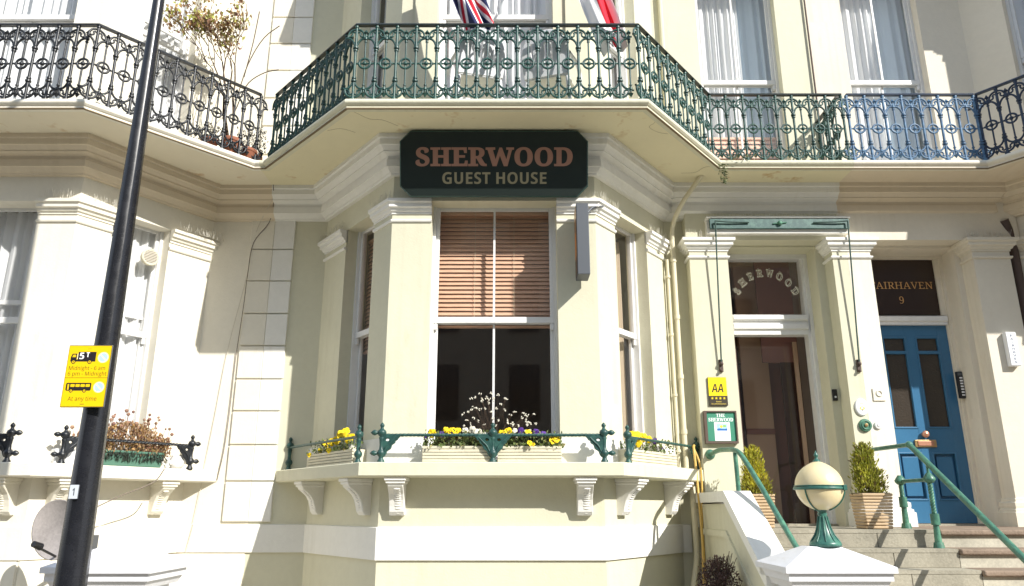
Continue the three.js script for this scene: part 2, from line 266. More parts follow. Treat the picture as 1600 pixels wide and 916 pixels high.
function houseBody(t, P) {
  const BAY = BAY0.map(([x, z], i) => [i ? x : P.w0 ?? x, z]), [W0, C0, C1, W1] = BAY, BAYX = [lerp2(W0, C0, -0.154), ...BAY.slice(1, 3), [2.002, -0.2]], ALL = [[PARTY_L, 0], ...BAY, [2.0, 0], [2.05, 0.07], [PARTY_R, 0.07]];
  const WIN = { ...WIN0, l0: lerp2(W0, C0, 0.34), l1: lerp2(W0, C0, 0.76) };
  // piers of both floors
  const piers = [[[lerp2(W0, C0, -0.15), WIN.l0], 'pier'], [[WIN.l1, C0, WIN.f0], 'pier'], [[WIN.f1, C1, WIN.r0], 'pier'], [[WIN.r1, lerp2(C1, W1, 1.15)], 'pier']];
  for (const [path] of piers) {
    each('pier', [prism(band(path, -0.27), 1.9, 4.697), prism(band(path, -0.27), 5.438, 8.697)], P.wall, t);
    const low = offset(path, 0.03); part('pier_base', prism([...low, ...offset(path, -0.2).reverse()], 2.0, 2.245), P.trim, t);
    for (const y of [4.545, 8.55]) part('necking', sweep(path, NECK(y - 0.09)), P.trim, part('capital', sweep(path, CAP(y)), P.trim, t));
  }
  each('bay_wall', [prism(band(BAYX, -0.3), 0, 1.95), prism(band(BAYX, -0.28), 4.697, 5.438), prism(band(BAYX, -0.28), 8.697, TOP)], P.wall, t);
  part('band_course', [sweep([[PARTY_L, 0], ...BAY, [P.bandEnd ?? 1.95, 0]], [[-0.02, 1.145], [0.022, 1.145], [0.022, 1.43], [0.0, 1.437], [-0.02, 1.437]])], P.bandm ?? M.white, t);
  each('front_wall', [bx(PARTY_L, W0[0] + 0.07, 0, TOP, -0.3, 0), ...(P.plainRight ? [bx(1.78, PARTY_R, 0, TOP, -0.3, 0)] : [])], P.wall, t);
  each('cornice', [sweep(ALL, CORNICE), sweep(ALL, CORNICE.map(([o, y]) => [o * 1.35, y + 3.75]))], P.cornice, t);
  part('sill', sweep(BAYX, [[-0.1, 1.878], [0.285, 1.878], [0.3, 1.89], [0.3, 2.0], [0.29, 2.008], [-0.1, 2.012]]), P.trim2 ?? P.wall, t);
  // balcony
  const slab = [...offset(BALC, -0.03), [PARTY_R, -0.2], [PARTY_L, -0.2]];
  const bs = part('balcony_slab', prism(slab, 5.342, 5.425), P.soffit, t);
  part('slab_edge', sweep(BALC, [[-0.08, 5.335], [-0.012, 5.335], [-0.012, 5.362], [0.0, 5.368], [0.016, 5.385], [0.02, 5.40], [0.014, 5.42], [0.0, 5.432], [-0.08, 5.434]]), P.edge ?? P.trim, bs);
  part('drip_line', sweep(BALC, [[-0.03, 5.3315], [-0.006, 5.3315], [-0.0095, 5.342], [-0.03, 5.342]]), M.mould, bs);
  // corbels under the sill
  if (!P.noCorbels) {
    const corbel = (p0, p1, s) => {
      const { m } = faceMatrix(p0, p1, 0), sh = new THREE.Shape([[0, 1.545], [0.05, 1.545], [0.075, 1.575], [0.085, 1.62], [0.105, 1.68], [0.14, 1.735], [0.19, 1.775], [0.225, 1.80], [0.235, 1.82], [0.235, 1.879], [0, 1.879]].map(([a, b]) => new THREE.Vector2(a, b)));
      const body = new THREE.ExtrudeGeometry(sh, { depth: 0.13, bevelEnabled: true, bevelSize: 0.006, bevelThickness: 0.006, bevelSegments: 1 }).rotateY(-Math.PI / 2).translate(s + 0.065, 0, 0);
      const cv = new THREE.CatmullRomCurve3([[0.058, 1.56], [0.083, 1.605], [0.094, 1.645], [0.111, 1.682], [0.134, 1.716], [0.163, 1.746], [0.205, 1.775]].map(([z, y]) => V(0, y, z))), ribs = Array.from({ length: 12 }, (_, i) => { const p = cv.getPointAt(i / 11); return new THREE.SphereGeometry(1, 8, 6).scale(0.036, 0.0125, 0.0125).translate(s + 0.012, p.y, p.z); });
      const cap = [rbx(s - 0.10, s + 0.10, 1.845, 1.8785, 0, 0.27, 0.008), rbx(s - 0.088, s + 0.088, 1.82, 1.846, 0, 0.255, 0.008)];
      const c = part('corbel', [body, ...cap].map((g) => g.applyMatrix4(m)), P.corbel ?? M.white, t);
      part('scroll', ribs.map((g) => g.applyMatrix4(m)), P.corbel ?? M.white, c);
    };
    const lc = Math.hypot(W0[0] - C0[0], W0[1] - C0[1]);
    corbel(W0, C0, lc * 0.20); corbel(W0, C0, lc * 0.86); corbel(C0, C1, 0.18); corbel(C0, C1, 1.92); corbel(C1, W1, lc * 0.18); corbel(C1, W1, lc * 0.81);
  }
  // windows of the bay
  sash('bay_window', t, WIN.f0, WIN.f1, 2.05, 4.735, { meet: 0.525, inset: 0.17, open: P.open });
  for (const [a, b] of [[WIN.l0, WIN.l1], [WIN.r0, WIN.r1]]) sash('side_window', t, a, b, 2.05, 4.735, { meet: 0.525, bars: 0, inset: 0.14, open: P.open });
  sash('balcony_window', t, WIN.f0, WIN.f1, 5.44, 8.65, { meet: 0.51, inset: 0.17 });
  for (const [a, b] of [[WIN.l0, WIN.l1], [WIN.r0, WIN.r1]]) sash('balcony_window', t, a, b, 5.44, 8.65, { meet: 0.51, bars: 0, inset: 0.14, open: P.open });
  // quoin blocks at the party wall
  const J = [1.455, 1.892, 2.288, 2.666, 3.032, 3.421, 3.808, 4.21, 4.608, 4.99];
  for (let i = 0; i + 1 < J.length; i++) part('quoin_block', rbx(PARTY_L, P.quoinX ?? -2.637, J[i] + 0.007, J[i + 1] - 0.007, -0.02, 0.028, 0.009), M.white === P.trim ? P.quoin ?? M.white : P.quoin ?? P.trim, t);
  for (let y = 5.46; y < 8.8; y += 0.4) part('quoin_block', rbx(PARTY_L, P.quoinX ?? -2.637, y + 0.007, y + 0.393, -0.02, 0.028, 0.009), P.quoin ?? P.trim, t);
  // shell: back and side walls, floors, roof
  const X0 = PARTY_L + 0.01, X1 = PARTY_R - 0.01, B = [...offset(BAY, -0.26)];
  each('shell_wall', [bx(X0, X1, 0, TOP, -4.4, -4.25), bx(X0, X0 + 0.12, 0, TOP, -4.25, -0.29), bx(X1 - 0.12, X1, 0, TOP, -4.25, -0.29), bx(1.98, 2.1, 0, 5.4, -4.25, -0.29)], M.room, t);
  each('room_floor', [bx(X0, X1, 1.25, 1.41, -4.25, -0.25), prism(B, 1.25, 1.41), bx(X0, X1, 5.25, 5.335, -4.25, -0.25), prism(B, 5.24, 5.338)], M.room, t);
  each('roof', [bx(X0, X1, TOP - 0.02, TOP + 0.15, -4.4, -0.01), prism(offset(BAYX, -0.02), TOP - 0.02, TOP + 0.15)], M.slate, t);
}
const P_main = { wall: M.cream, trim: M.white, cornice: M.white, soffit: M.soffit, edge: M.cream, trim2: M.cream, quoin: M.white };
const P_left = { wall: M.offwhite, trim: M.offwhite, cornice: M.tan, soffit: M.soffitW, open: 0.21, bandm: M.offwhite, corbel: M.offwhite, plainRight: true, bandEnd: PARTY_R, quoin: M.offwhite, w0: -2.13, quoinX: -2.60 };
const P_right = { wall: M.rcream, trim: M.rcream, cornice: M.tan, soffit: M.tan, bandm: M.rcream, noCorbels: true };

const guest = thing('guest_house', 'cream stucco guest house with a canted bay window, white trim and open brown doorway', 'building', [-0.2, 0, 0]);
houseBody(guest, P_main);
const AX_L = -2.885, AX_R = 3.905;
const leftHouse = thing('terrace_house', 'off white house behind the black lamp post with black iron balcony', 'building', [-5.57, 0, 0]);
MIR = AX_L; houseBody(leftHouse, P_left);
// rusticated plinth blocks under the band
{
  const f = (p0, p1, y0, y1) => { const { m, l } = faceMatrix(p0, p1, 0), n = Math.max(1, Math.round(l / 0.62)); for (let i = 0; i < n; i++) part('plinth_block', rbx(l * i / n + 0.006, l * (i + 1) / n - 0.006, y0 + 0.006, y1 - 0.006, -0.02, 0.02, 0.005).applyMatrix4(m), M.offwhite, leftHouse); };
  for (const [y0, y1] of [[0.76, 1.14], [0.38, 0.76]]) { f([PARTY_L, 0], [-2.25, 0], y0, y1); f(W0, C0, y0, y1); f(C0, C1, y0, y1); }
}
const rightHouse = thing('terrace_house', 'cream house at the right with a blue front door under a dark fanlight', 'building', [7.9, 0, 0]);
MIR = AX_R; houseBody(rightHouse, P_right); MIR = null;

// ---------------------------------------------------------------- entrance of the guest house (x 1.85 .. 3.905) and of its neighbour
const DZ = -0.30, SZ = -0.04;                        // the door frames, and the strip of wall between them and the pilasters
function pilaster(t, x0, x1, m, lm) {
  const p = part('pilaster', bx(x0, x1, 1.4, 4.68, -0.3, 0.2), m, t);
  if (lm) pilasterTrim(p, x0, x1, lm);
  return p;
}
function pilasterTrim(p, x0, x1, lm) {
  const path = [[x0, -0.15], [x0, 0.2], [x1, 0.2], [x1, -0.15]];
  part('capital', sweep(path, CAP(4.52)), lm, p); part('necking', sweep(path, NECK(4.43)), lm, p);
  part('base', sweep(path, [[-0.02, 1.405], [0.075, 1.405], [0.075, 1.56], [0.06, 1.565], [0.06, 1.59], [0.04, 1.60], [0.045, 1.625], [0.045, 1.66], [0.018, 1.675], [0.018, 1.70], [0, 1.712], [-0.02, 1.712]]), lm, p);
}
{
  const t = guest;
  const crack = (pts) => part('soffit_crack', tube(pts.map(([x, z]) => [x, 5.341, z]), 0.0014, 40, 4), M.mould, t);
  crack([[1.36, 1.98], [1.44, 1.80], [1.40, 1.70], [1.52, 1.58], [1.62, 1.55]]); crack([[2.36, 0.78], [2.20, 0.76], [2.12, 0.62], [1.96, 0.60]]); crack([[-1.55, 2.0], [-1.42, 1.86], [-1.30, 1.84], [-1.16, 1.72]]); crack([[-1.9, 1.62], [-1.75, 1.66], [-1.62, 1.58]]);
  each('front_wall', [bx(1.78, 2.12, 0, TOP, -0.3, 0.0), bx(2.12, 2.60, 0, 4.674, -0.5, SZ), bx(3.675, PARTY_R, 0, 4.674, -0.5, SZ), bx(2.60, 3.675, 4.655, 4.674, -0.5, SZ), bx(2.075, PARTY_R, 4.676, 5.45, -0.5, 0.165), bx(2.60, 3.675, 0, 1.40, -0.5, DZ)], M.cream, t);
  each('front_wall', [bx(2.12, 2.45, 5.452, TOP, -0.3, 0), bx(3.5, PARTY_R, 5.452, TOP, -0.3, 0), bx(2.45, 3.5, 8.7, TOP, -0.3, 0)], M.cream, t);
  sash('balcony_window', t, [2.45, 0], [3.5, 0], 5.44, 8.7, { meet: 0.475, inset: 0.12 });
  pilaster(t, 2.09, 2.54, M.cream, M.white); const pb = pilaster(t, 3.775, 3.955, M.cream);
  pilasterTrim(pb, 3.775, 4.225, M.white);
  // door frame, transom, fanlight, glazed inner door
  const d = sub('doorway', t);
  part('frame', [bx(2.60, 2.66, 1.41, 4.655, DZ - 0.15, DZ), bx(2.66, 2.70, 1.41, 4.60, DZ - 0.15, DZ - 0.03), bx(3.635, 3.675, 1.41, 4.655, DZ - 0.15, DZ), bx(3.60, 3.635, 1.41, 4.60, DZ - 0.15, DZ - 0.03), bx(2.66, 3.635, 4.60, 4.655, DZ - 0.15, DZ - 0.001)], M.gloss, d);
  part('transom', sweep([[2.70, DZ - 0.11], [3.60, DZ - 0.11]], [[-0.04, 3.63], [0.10, 3.63], [0.10, 3.69], [0.125, 3.70], [0.125, 3.755], [0.10, 3.765], [0.10, 3.80], [0.14, 3.815], [0.14, 3.865], [0.10, 3.88], [-0.04, 3.88]]), M.gloss, d);
  part('fanlight_pane', card(2.69, 3.61, 3.87, 4.61, DZ - 0.07), M.glass, d);
  each('door_leaf', [bx(2.71, 2.75, 1.43, 3.63, DZ - 1.0, DZ - 0.16), bx(2.751, 2.762, 2.5, 3.4, DZ - 0.8, DZ - 0.36), bx(2.751, 2.762, 1.6, 2.3, DZ - 0.8, DZ - 0.36)], M.doorbrown, d);
  part('inner_pane', card(2.76, 3.60, 1.43, 3.63, DZ - 0.42), M.glass, d);
  each('inner_stile', [bx(3.555, 3.6, 1.43, 3.63, DZ - 0.46, DZ - 0.425)], M.hallcream, d);
  // hall behind the door
  each('hall_wall', [bx(2.12, 2.16, 1.41, 5.2, -4.2, -0.505), bx(3.80, 3.84, 1.41, 5.2, -4.2, -0.505), bx(2.16, 3.80, 1.41, 5.2, -3.2, -3.1), bx(2.16, 3.80, 4.9, 4.95, -3.1, -0.505)], M.hallcream, t);
  each('hall_panel', [bx(3.50, 3.795, 1.41, 3.55, -1.75, -1.7), bx(3.30, 3.795, 3.45, 4.9, -1.19, -1.16)], M.hallred, t);
  each('hall_panel', [bx(3.12, 3.495, 1.41, 4.9, -1.6, -1.52)], M.halltan, t);
  each('hall_door', [bx(3.98 - 0.45, 3.795, 1.41, 3.45, -1.2, -1.16), bx(2.95, 3.11, 1.41, 3.5, -1.56, -1.50)], M.doorbrown, t);
  part('skirting_rail', bx(3.12, 3.495, 2.55, 2.62, -1.52, -1.50), M.hallred, t);
  part('threshold', [bx(2.61, 3.665, 1.405, 1.435, DZ - 0.16, DZ + 0.06)], M.stone, t);
  // drainpipe by the bay
  const dp = each('drainpipe', [tube([[2.22, 5.35, 0.52], [2.0, 5.05, 0.34], [1.93, 4.86, 0.14], [1.925, 4.7, 0.09]], 0.028, 24, 10), cyl(0.028, 0.028, 2.03, 4.75, 1.925, 0.09, 12), cyl(0.018, 0.018, 2.03, 4.45, 1.845, 0.10, 10)], M.pipe, t);
  each('pipe_collar', [4.42, 3.72, 3.02, 2.4].flatMap((y) => [cyl(0.036, 0.036, y, y + 0.05, 1.925, 0.09, 12), cyl(0.028, 0.028, y - 0.2, y - 0.17, 1.845, 0.10, 10)]), M.pipe, dp);
  part('upper_pipe', cyl(0.03, 0.03, 5.44, TOP, 1.97, 0.045, 10), M.cream, t);
  part('upper_pipe', cyl(0.012, 0.012, 5.44, TOP, 3.90, 0.03, 8), M.pipegrey, t);
  each('window_margin', [bx(-1.09, -0.84, 5.44, 8.5, 1.29, 1.335), bx(0.60, 0.85, 5.44, 8.5, 1.29, 1.335)], M.cream, t);
}
{
  const t = rightHouse;
  each('front_wall', [bx(PARTY_R, 4.34, 0, 4.674, -0.5, SZ), bx(5.36, 6.05, 0, 4.674, -0.5, SZ), bx(4.34, 5.36, 4.64, 4.674, -0.5, SZ), bx(4.34, 5.36, 0, 1.4, -0.5, DZ), bx(PARTY_R, 6.05, 4.676, 5.45, -0.5, 0.166)], M.rcream, t);
  each('front_wall', [bx(PARTY_R, 4.38, 5.452, TOP, -0.3, 0.001), bx(5.4, 6.05, 5.452, TOP, -0.3, 0.001), bx(4.38, 5.4, 8.7, TOP, -0.3, 0)], M.rcream, t);
  sash('balcony_window', t, [4.38, 0], [5.4, 0], 5.44, 8.7, { meet: 0.475, inset: 0.12 });
  pilaster(t, 3.957, 4.225, M.offwhite); pilaster(t, 5.43, 5.87, M.rcream, M.rcream);
  const d = sub('doorway', t);
  part('frame', [bx(4.34, 4.39, 1.41, 4.64, DZ - 0.15, DZ), bx(5.325, 5.36, 1.41, 4.64, DZ - 0.15, DZ), bx(5.31, 5.325, 1.41, 4.60, DZ - 0.15, DZ - 0.025), bx(4.39, 5.325, 4.60, 4.64, DZ - 0.15, DZ - 0.001), bx(5.27, 5.31, 3.88, 4.6, DZ - 0.14, DZ - 0.035)], M.rcream, d);
  part('transom', sweep([[4.39, DZ - 0.11], [5.31, DZ - 0.11]], [[-0.03, 3.755], [0.10, 3.755], [0.10, 3.79], [0.12, 3.80], [0.12, 3.85], [0.10, 3.865], [-0.03, 3.90]]), M.gloss, d);
  part('fanlight_pane', bx(4.39, 5.27, 3.89, 4.60, DZ - 0.075, DZ - 0.06), new THREE.MeshPhysicalMaterial({ color: col(0.030, 0.016, 0.013), roughness: 0.18 }), d);
  // blue panelled door
  const D = sub('blue_door', t), z = DZ - 0.06, x0 = 4.39, x1 = 5.31, xm = 4.85, pw = 0.12;
  part('door_frame', [bx(x0, x0 + pw, 1.44, 3.755, z - 0.04, z), bx(x1 - pw, x1, 1.44, 3.755, z - 0.04, z), bx(xm - 0.06, xm + 0.06, 1.44, 3.755, z - 0.04, z), bx(x0 + pw, x1 - pw, 3.61, 3.755, z - 0.04, z - 0.002), bx(x0 + pw, x1 - pw, 2.23, 2.51, z - 0.04, z - 0.002), bx(x0 + pw, x1 - pw, 1.44, 1.69, z - 0.04, z - 0.002), bx(x0, x1, 1.44, 3.755, z - 0.06, z - 0.04)], M.doorblue, D);
  for (const [a, b] of [[x0 + pw, xm - 0.06], [xm + 0.06, x1 - pw]]) {
    part('lower_panel', [rbx(a + 0.045, b - 0.045, 1.735, 2.185, z - 0.045, z - 0.012, 0.008)], M.doorblue, D);
    each('moulding', [[1.69, 2.23], [2.51, 3.61]].map(([p, q]) => mergeGeometries([rbx(a - 0.004, a + 0.018, p, q, z - 0.03, z + 0.008, 0.006), rbx(b - 0.018, b + 0.004, p, q, z - 0.03, z + 0.008, 0.006), rbx(a, b, p - 0.004, p + 0.018, z - 0.03, z + 0.0065, 0.006), rbx(a, b, q - 0.018, q + 0.004, z - 0.03, z + 0.0065, 0.006)].map(prep))).concat([rbx(a, b, 3.40, 3.44, z - 0.03, z + 0.004, 0.005)]), M.doorblue, D);
    part('door_pane', [bx(a, b, 2.51, 3.61, z - 0.034, z - 0.022)], new THREE.MeshPhysicalMaterial({ color: col(0.045, 0.036, 0.028), roughness: 0.22, bumpMap: bumpWall, bumpScale: 0.003 }), D);
  }
  part('letterbox', [rbx(4.72, 4.97, 2.29, 2.375, z - 0.002, z + 0.02, 0.006)], M.brass, D);
  part('letterbox_flap', [rbx(4.75, 4.94, 2.305, 2.36, z + 0.021, z + 0.03, 0.004)], M.copper, D);
  part('door_knob', [lathe([[0, 0.06], [0.03, 0.055], [0.042, 0.035], [0.035, 0.015], [0.02, 0.008], [0.03, 0]], 0, 0, 0, 16).rotateX(Math.PI / 2).translate(4.85, 2.44, z)], M.copper, D);
  part('threshold', [bx(4.345, 5.355, 1.405, 1.435, DZ - 0.16, DZ + 0.06)], M.stone, t);
  // soil pipes in the shaded corner by the right bay
  each('soil_pipe', [cyl(0.055, 0.055, 1.4, 4.6, 5.99, 0.10, 12), tube([[5.99, 4.55, 0.1], [5.97, 4.75, 0.12], [5.90, 4.93, 0.16]], 0.055, 10, 10)], M.pipegrey, t);
}

// ---------------------------------------------------------------- balcony railings
function tubeLine(pts, r, n = 7, rad = 5) { return tube(pts, r, n, rad); }
const PITCH = 0.206;
const G_post = (() => {
  const g = [cyl(0.0148, 0.0148, 0, 0.89, 0, 0, 7)];
  for (const [y, r, h] of [[0.035, 0.031, 0.018], [0.010, 0.020, 0.03], [0.245, 0.029, 0.016], [0.278, 0.023, 0.016], [0.62, 0.029, 0.016], [0.59, 0.023, 0.016], [0.86, 0.021, 0.02]]) g.push(cyl(r, r, y, y + h, 0, 0, 8));
  for (const s of [-1, 1]) {
    const q = (a) => a.map(([x, y]) => [x * s, y, 0]);
    g.push(tubeLine(q([[0.006, 0.245], [0.03, 0.195], [0.062, 0.168], [0.1, 0.163]]), 0.0118), tubeLine(q([[0.006, 0.64], [0.03, 0.70], [0.062, 0.732], [0.1, 0.74]]), 0.0118));
    g.push(tubeLine(q([[0.082, 0.155], [0.079, 0.125], [0.052, 0.085], [0.0, 0.068]]), 0.0118), tubeLine(q([[0.082, 0.748], [0.079, 0.785], [0.052, 0.825], [0.0, 0.845]]), 0.0118));
    g.push(tubeLine(q([[0.074, 0.150], [0.05, 0.150], [0.035, 0.128], [0.043, 0.106], [0.022, 0.10], [0.0, 0.118]]), 0.0102), tubeLine(q([[0.074, 0.757], [0.05, 0.757], [0.035, 0.78], [0.043, 0.802], [0.022, 0.81], [0.0, 0.79]]), 0.0102));
  }
  return mergeGeometries(g.map(prep));
})();
const G_ring = (() => {
  const R = 0.055, y = 0.45, g = [cyl(0.0095, 0.0095, 0.13, y - R, 0, 0, 6), cyl(0.0095, 0.0095, y + R, 0.79, 0, 0, 6), new THREE.TorusGeometry(R, 0.0122, 6, 20).translate(0, y, 0), rod([0, y - R, 0], [0, y + R, 0], 0.008, 6), rod([-PITCH / 2, y, 0], [PITCH / 2, y, 0], 0.0085, 6), ball(0.023, 0, y, 0, 8)];
  for (const s of [-1, 1]) g.push(ball(0.013, s * (R + 0.014), y, 0, 6), ball(0.011, 0, y + s * (R + 0.012), 0, 6));
  for (const [a, b, c] of [[0.165, 0.020, 0.022], [0.205, 0.016, 0.014], [0.735, 0.020, 0.022], [0.70, 0.016, 0.014]]) g.push(cyl(b, b, a - c / 2, a + c / 2, 0, 0, 6));
  for (const [a, d] of [[0.105, -1], [0.805, 1]]) g.push(new THREE.ConeGeometry(0.026, 0.042, 6).rotateX(d < 0 ? Math.PI : 0).translate(0, a + d * 0.016, 0), new THREE.ConeGeometry(0.026, 0.02, 6).rotateX(d < 0 ? 0 : Math.PI).translate(0, a - d * 0.014, 0), rod([-0.032, a - d * 0.045, 0], [0.032, a - d * 0.045, 0], 0.009, 6));
  return mergeGeometries(g.map(prep));
})();
for (const g of [G_post, G_ring]) boxUV(g);
function railRun(t, a, b, m, hm, last = true) {
  const l = Math.hypot(b[0] - a[0], b[1] - a[1]), n = Math.max(2, Math.round(l / PITCH)), ry = -Math.atan2(b[1] - a[1], b[0] - a[0]), s = (l / n) / PITCH, o = t.position;
  for (let i = 0; i <= n; i++) {
    const p = lerp2(a, b, i / n), q = lerp2(a, b, (i + 0.5) / n);
    if (i < n || last) shared('baluster', G_post, m, t, p[0] - o.x, FLOOR1 - o.y, p[1] - o.z, ry, s).rotation.z = rr(-0.007, 0.007);
    if (i < n) shared('ring_bar', G_ring, m, t, q[0] - o.x, FLOOR1 - o.y, q[1] - o.z, ry, s).rotation.z = rr(-0.01, 0.01);
  }
}
function railing(label, path, m, hm, y = FLOOR1) {
  const c = path[path.length >> 1], t = thing('balcony_railing', label, 'railing', [c[0], FLOOR1, c[1]]);
  for (let i = 0; i + 1 < path.length; i++) railRun(t, path[i], path[i + 1], m, hm, i + 2 === path.length);
  part('handrail', sweep(path, [[-0.022, 6.315], [0.022, 6.315], [0.024, 6.325], [0.016, 6.338], [-0.016, 6.338], [-0.024, 6.325]]), hm, t);
  return t;
}
const RB = offset(BALC, -0.09);
const mirP = (path, ax) => path.map(([x, z]) => [2 * ax - x, z]).reverse();
const greenRail = railing('patinated green iron balcony railing of the guest house with ring pattern', RB.slice(1), M.green, M.darkrail);
railRun(greenRail, [PARTY_R - 0.02, 0.02], [PARTY_R - 0.02, 0.60], M.green, M.darkrail, false);
part('handrail', bx(PARTY_R - 0.045, PARTY_R + 0.004, 6.316, 6.336, 0, 0.62), M.darkrail, greenRail);
const LB_ = mirP(RB.slice(1, 5), AX_L);
railing('black iron balcony railing crossing behind the lamp post', [[-9.4, 0.66], ...LB_], M.iron, M.iron);
railing('bright blue iron balcony railing in front of the right hand upper window', [[PARTY_R + 0.06, 0.66], [2 * AX_R - RB[4][0] - 0.0, 0.66]], M.blue, M.navy);
railing('dark navy iron railing turning outwards at the upper right corner', mirP(RB.slice(2, 5), AX_R).map(([x, z], i) => [x + (i ? 0 : 0.03), z]), M.navy, M.navy);

// ---------------------------------------------------------------- curtains, blinds
blind('venetian_blind', 'brown wooden slatted blind half lowered in the front bay window', WIN.f0, WIN.f1, 3.44, 4.70, 0.34, 0.047, 1.12, M.brownslat);
blind('venetian_blind', 'brown slatted blind in the shaded left side window of the bay', WIN.l0, WIN.l1, 3.3, 4.62, 0.30, 0.047, 1.12, M.brownslat);
curtain('beige drawn curtain in the right side window of the bay', lerp2(WIN.r0, WIN.r1, 0.35), WIN.r1, 2.1, 4.62, 0.34, 5, M.beige);
curtain('white net strip at the left edge of the right bay side window', WIN.r0, lerp2(WIN.r0, WIN.r1, 0.3), 3.4, 4.62, 0.28, 3, M.net);
const cg = 'white net curtains in the upper windows';
const net = (label, a, b, back, n) => curtain(label, a, b, 5.46, 8.65, back, n, M.net, { gather: 0.03 });
net('white net curtain in the first floor window above the guest house sign', WIN.f0, WIN.f1, 0.36, 13);
net('pale net curtain in the shaded side window above the left of the sign', WIN.l0, WIN.l1, 0.34, 6);
net('pale net curtain in the sunlit side window above the right of the sign', WIN.r0, WIN.r1, 0.34, 6);
net('white net curtain on the left of the upper window over the brown doorway', [2.40, 0], [3.12, 0], 0.34, 8);
curtain('pale blue sheer curtain on the right of the upper window over the brown doorway', [3.02, 0], [3.56, 0], 5.46, 8.65, 0.40, 4, M.netblue, { gather: 0.02 });
net('white net curtain in the upper window over the blue door', [4.34, 0], [4.97, 0], 0.34, 7);
curtain('pale blue sheer curtain on the right of the upper window over the blue door', [4.86, 0], [5.48, 0], 5.46, 8.65, 0.40, 4, M.netblue, { gather: 0.02 });
blind('slatted_blind', 'peach slatted screen behind the lower upper window over the brown doorway', [2.5, 0], [3.45, 0], 5.46, 6.25, 0.28, 0.07, 1.25, M.peach);
{
  const m2 = (p) => [2 * AX_L - p[0], p[1]], ml = (a, b) => [m2(b), m2(a)];
  const c = (label, [a, b], y0, y1, back, n) => curtain(label, a, b, y0, y1, back, n, M.net, { gather: 0.035 });
  c('white curtain in the ground floor front window at the far left', ml(WIN.f0, WIN.f1), 2.1, 4.70, 0.32, 12);
  c('white pleated curtain in the ground floor side window behind the lamp post', ml(WIN.l0, WIN.l1), 2.1, 4.71, 0.30, 6);
  c('white curtain in the upper front window at the far left behind black railing', ml(WIN.f0, WIN.f1), 5.46, 8.62, 0.38, 12);
  c('white curtain in the upper side window right of the lamp post top', ml(WIN.l0, WIN.l1), 5.46, 8.62, 0.34, 6);
  const m3 = (p) => [2 * AX_R - p[0], p[1]];
  c('pale curtain in the shaded upper bay window at the far right', [m3(WIN.r1), m3(WIN.r0)], 5.46, 8.62, 0.36, 6);
}

{
  const { m: F, l } = faceMatrix(WIN.r0, WIN.r1, 0), t = thing('window_stickers', 'small white and blue cards stuck inside the right side bay window', 'stickers', [1.2, 3.0, 0.8]);
  part('card', new THREE.PlaneGeometry(0.13, 0.17).translate(l * 0.34, 3.17, -0.262).applyMatrix4(F), print(canvasTex(96, 128, (g) => { g.fillStyle = '#eef2f4'; g.fillRect(0, 0, 96, 128); g.fillStyle = '#3f8fcf'; g.fillRect(8, 40, 80, 40); g.fillStyle = '#b9d06a'; g.fillRect(8, 6, 80, 20); })), t, { uv: true });
  part('card', new THREE.PlaneGeometry(0.10, 0.18).translate(l * 0.24, 2.93, -0.262).applyMatrix4(F), M.plastic, t);
}
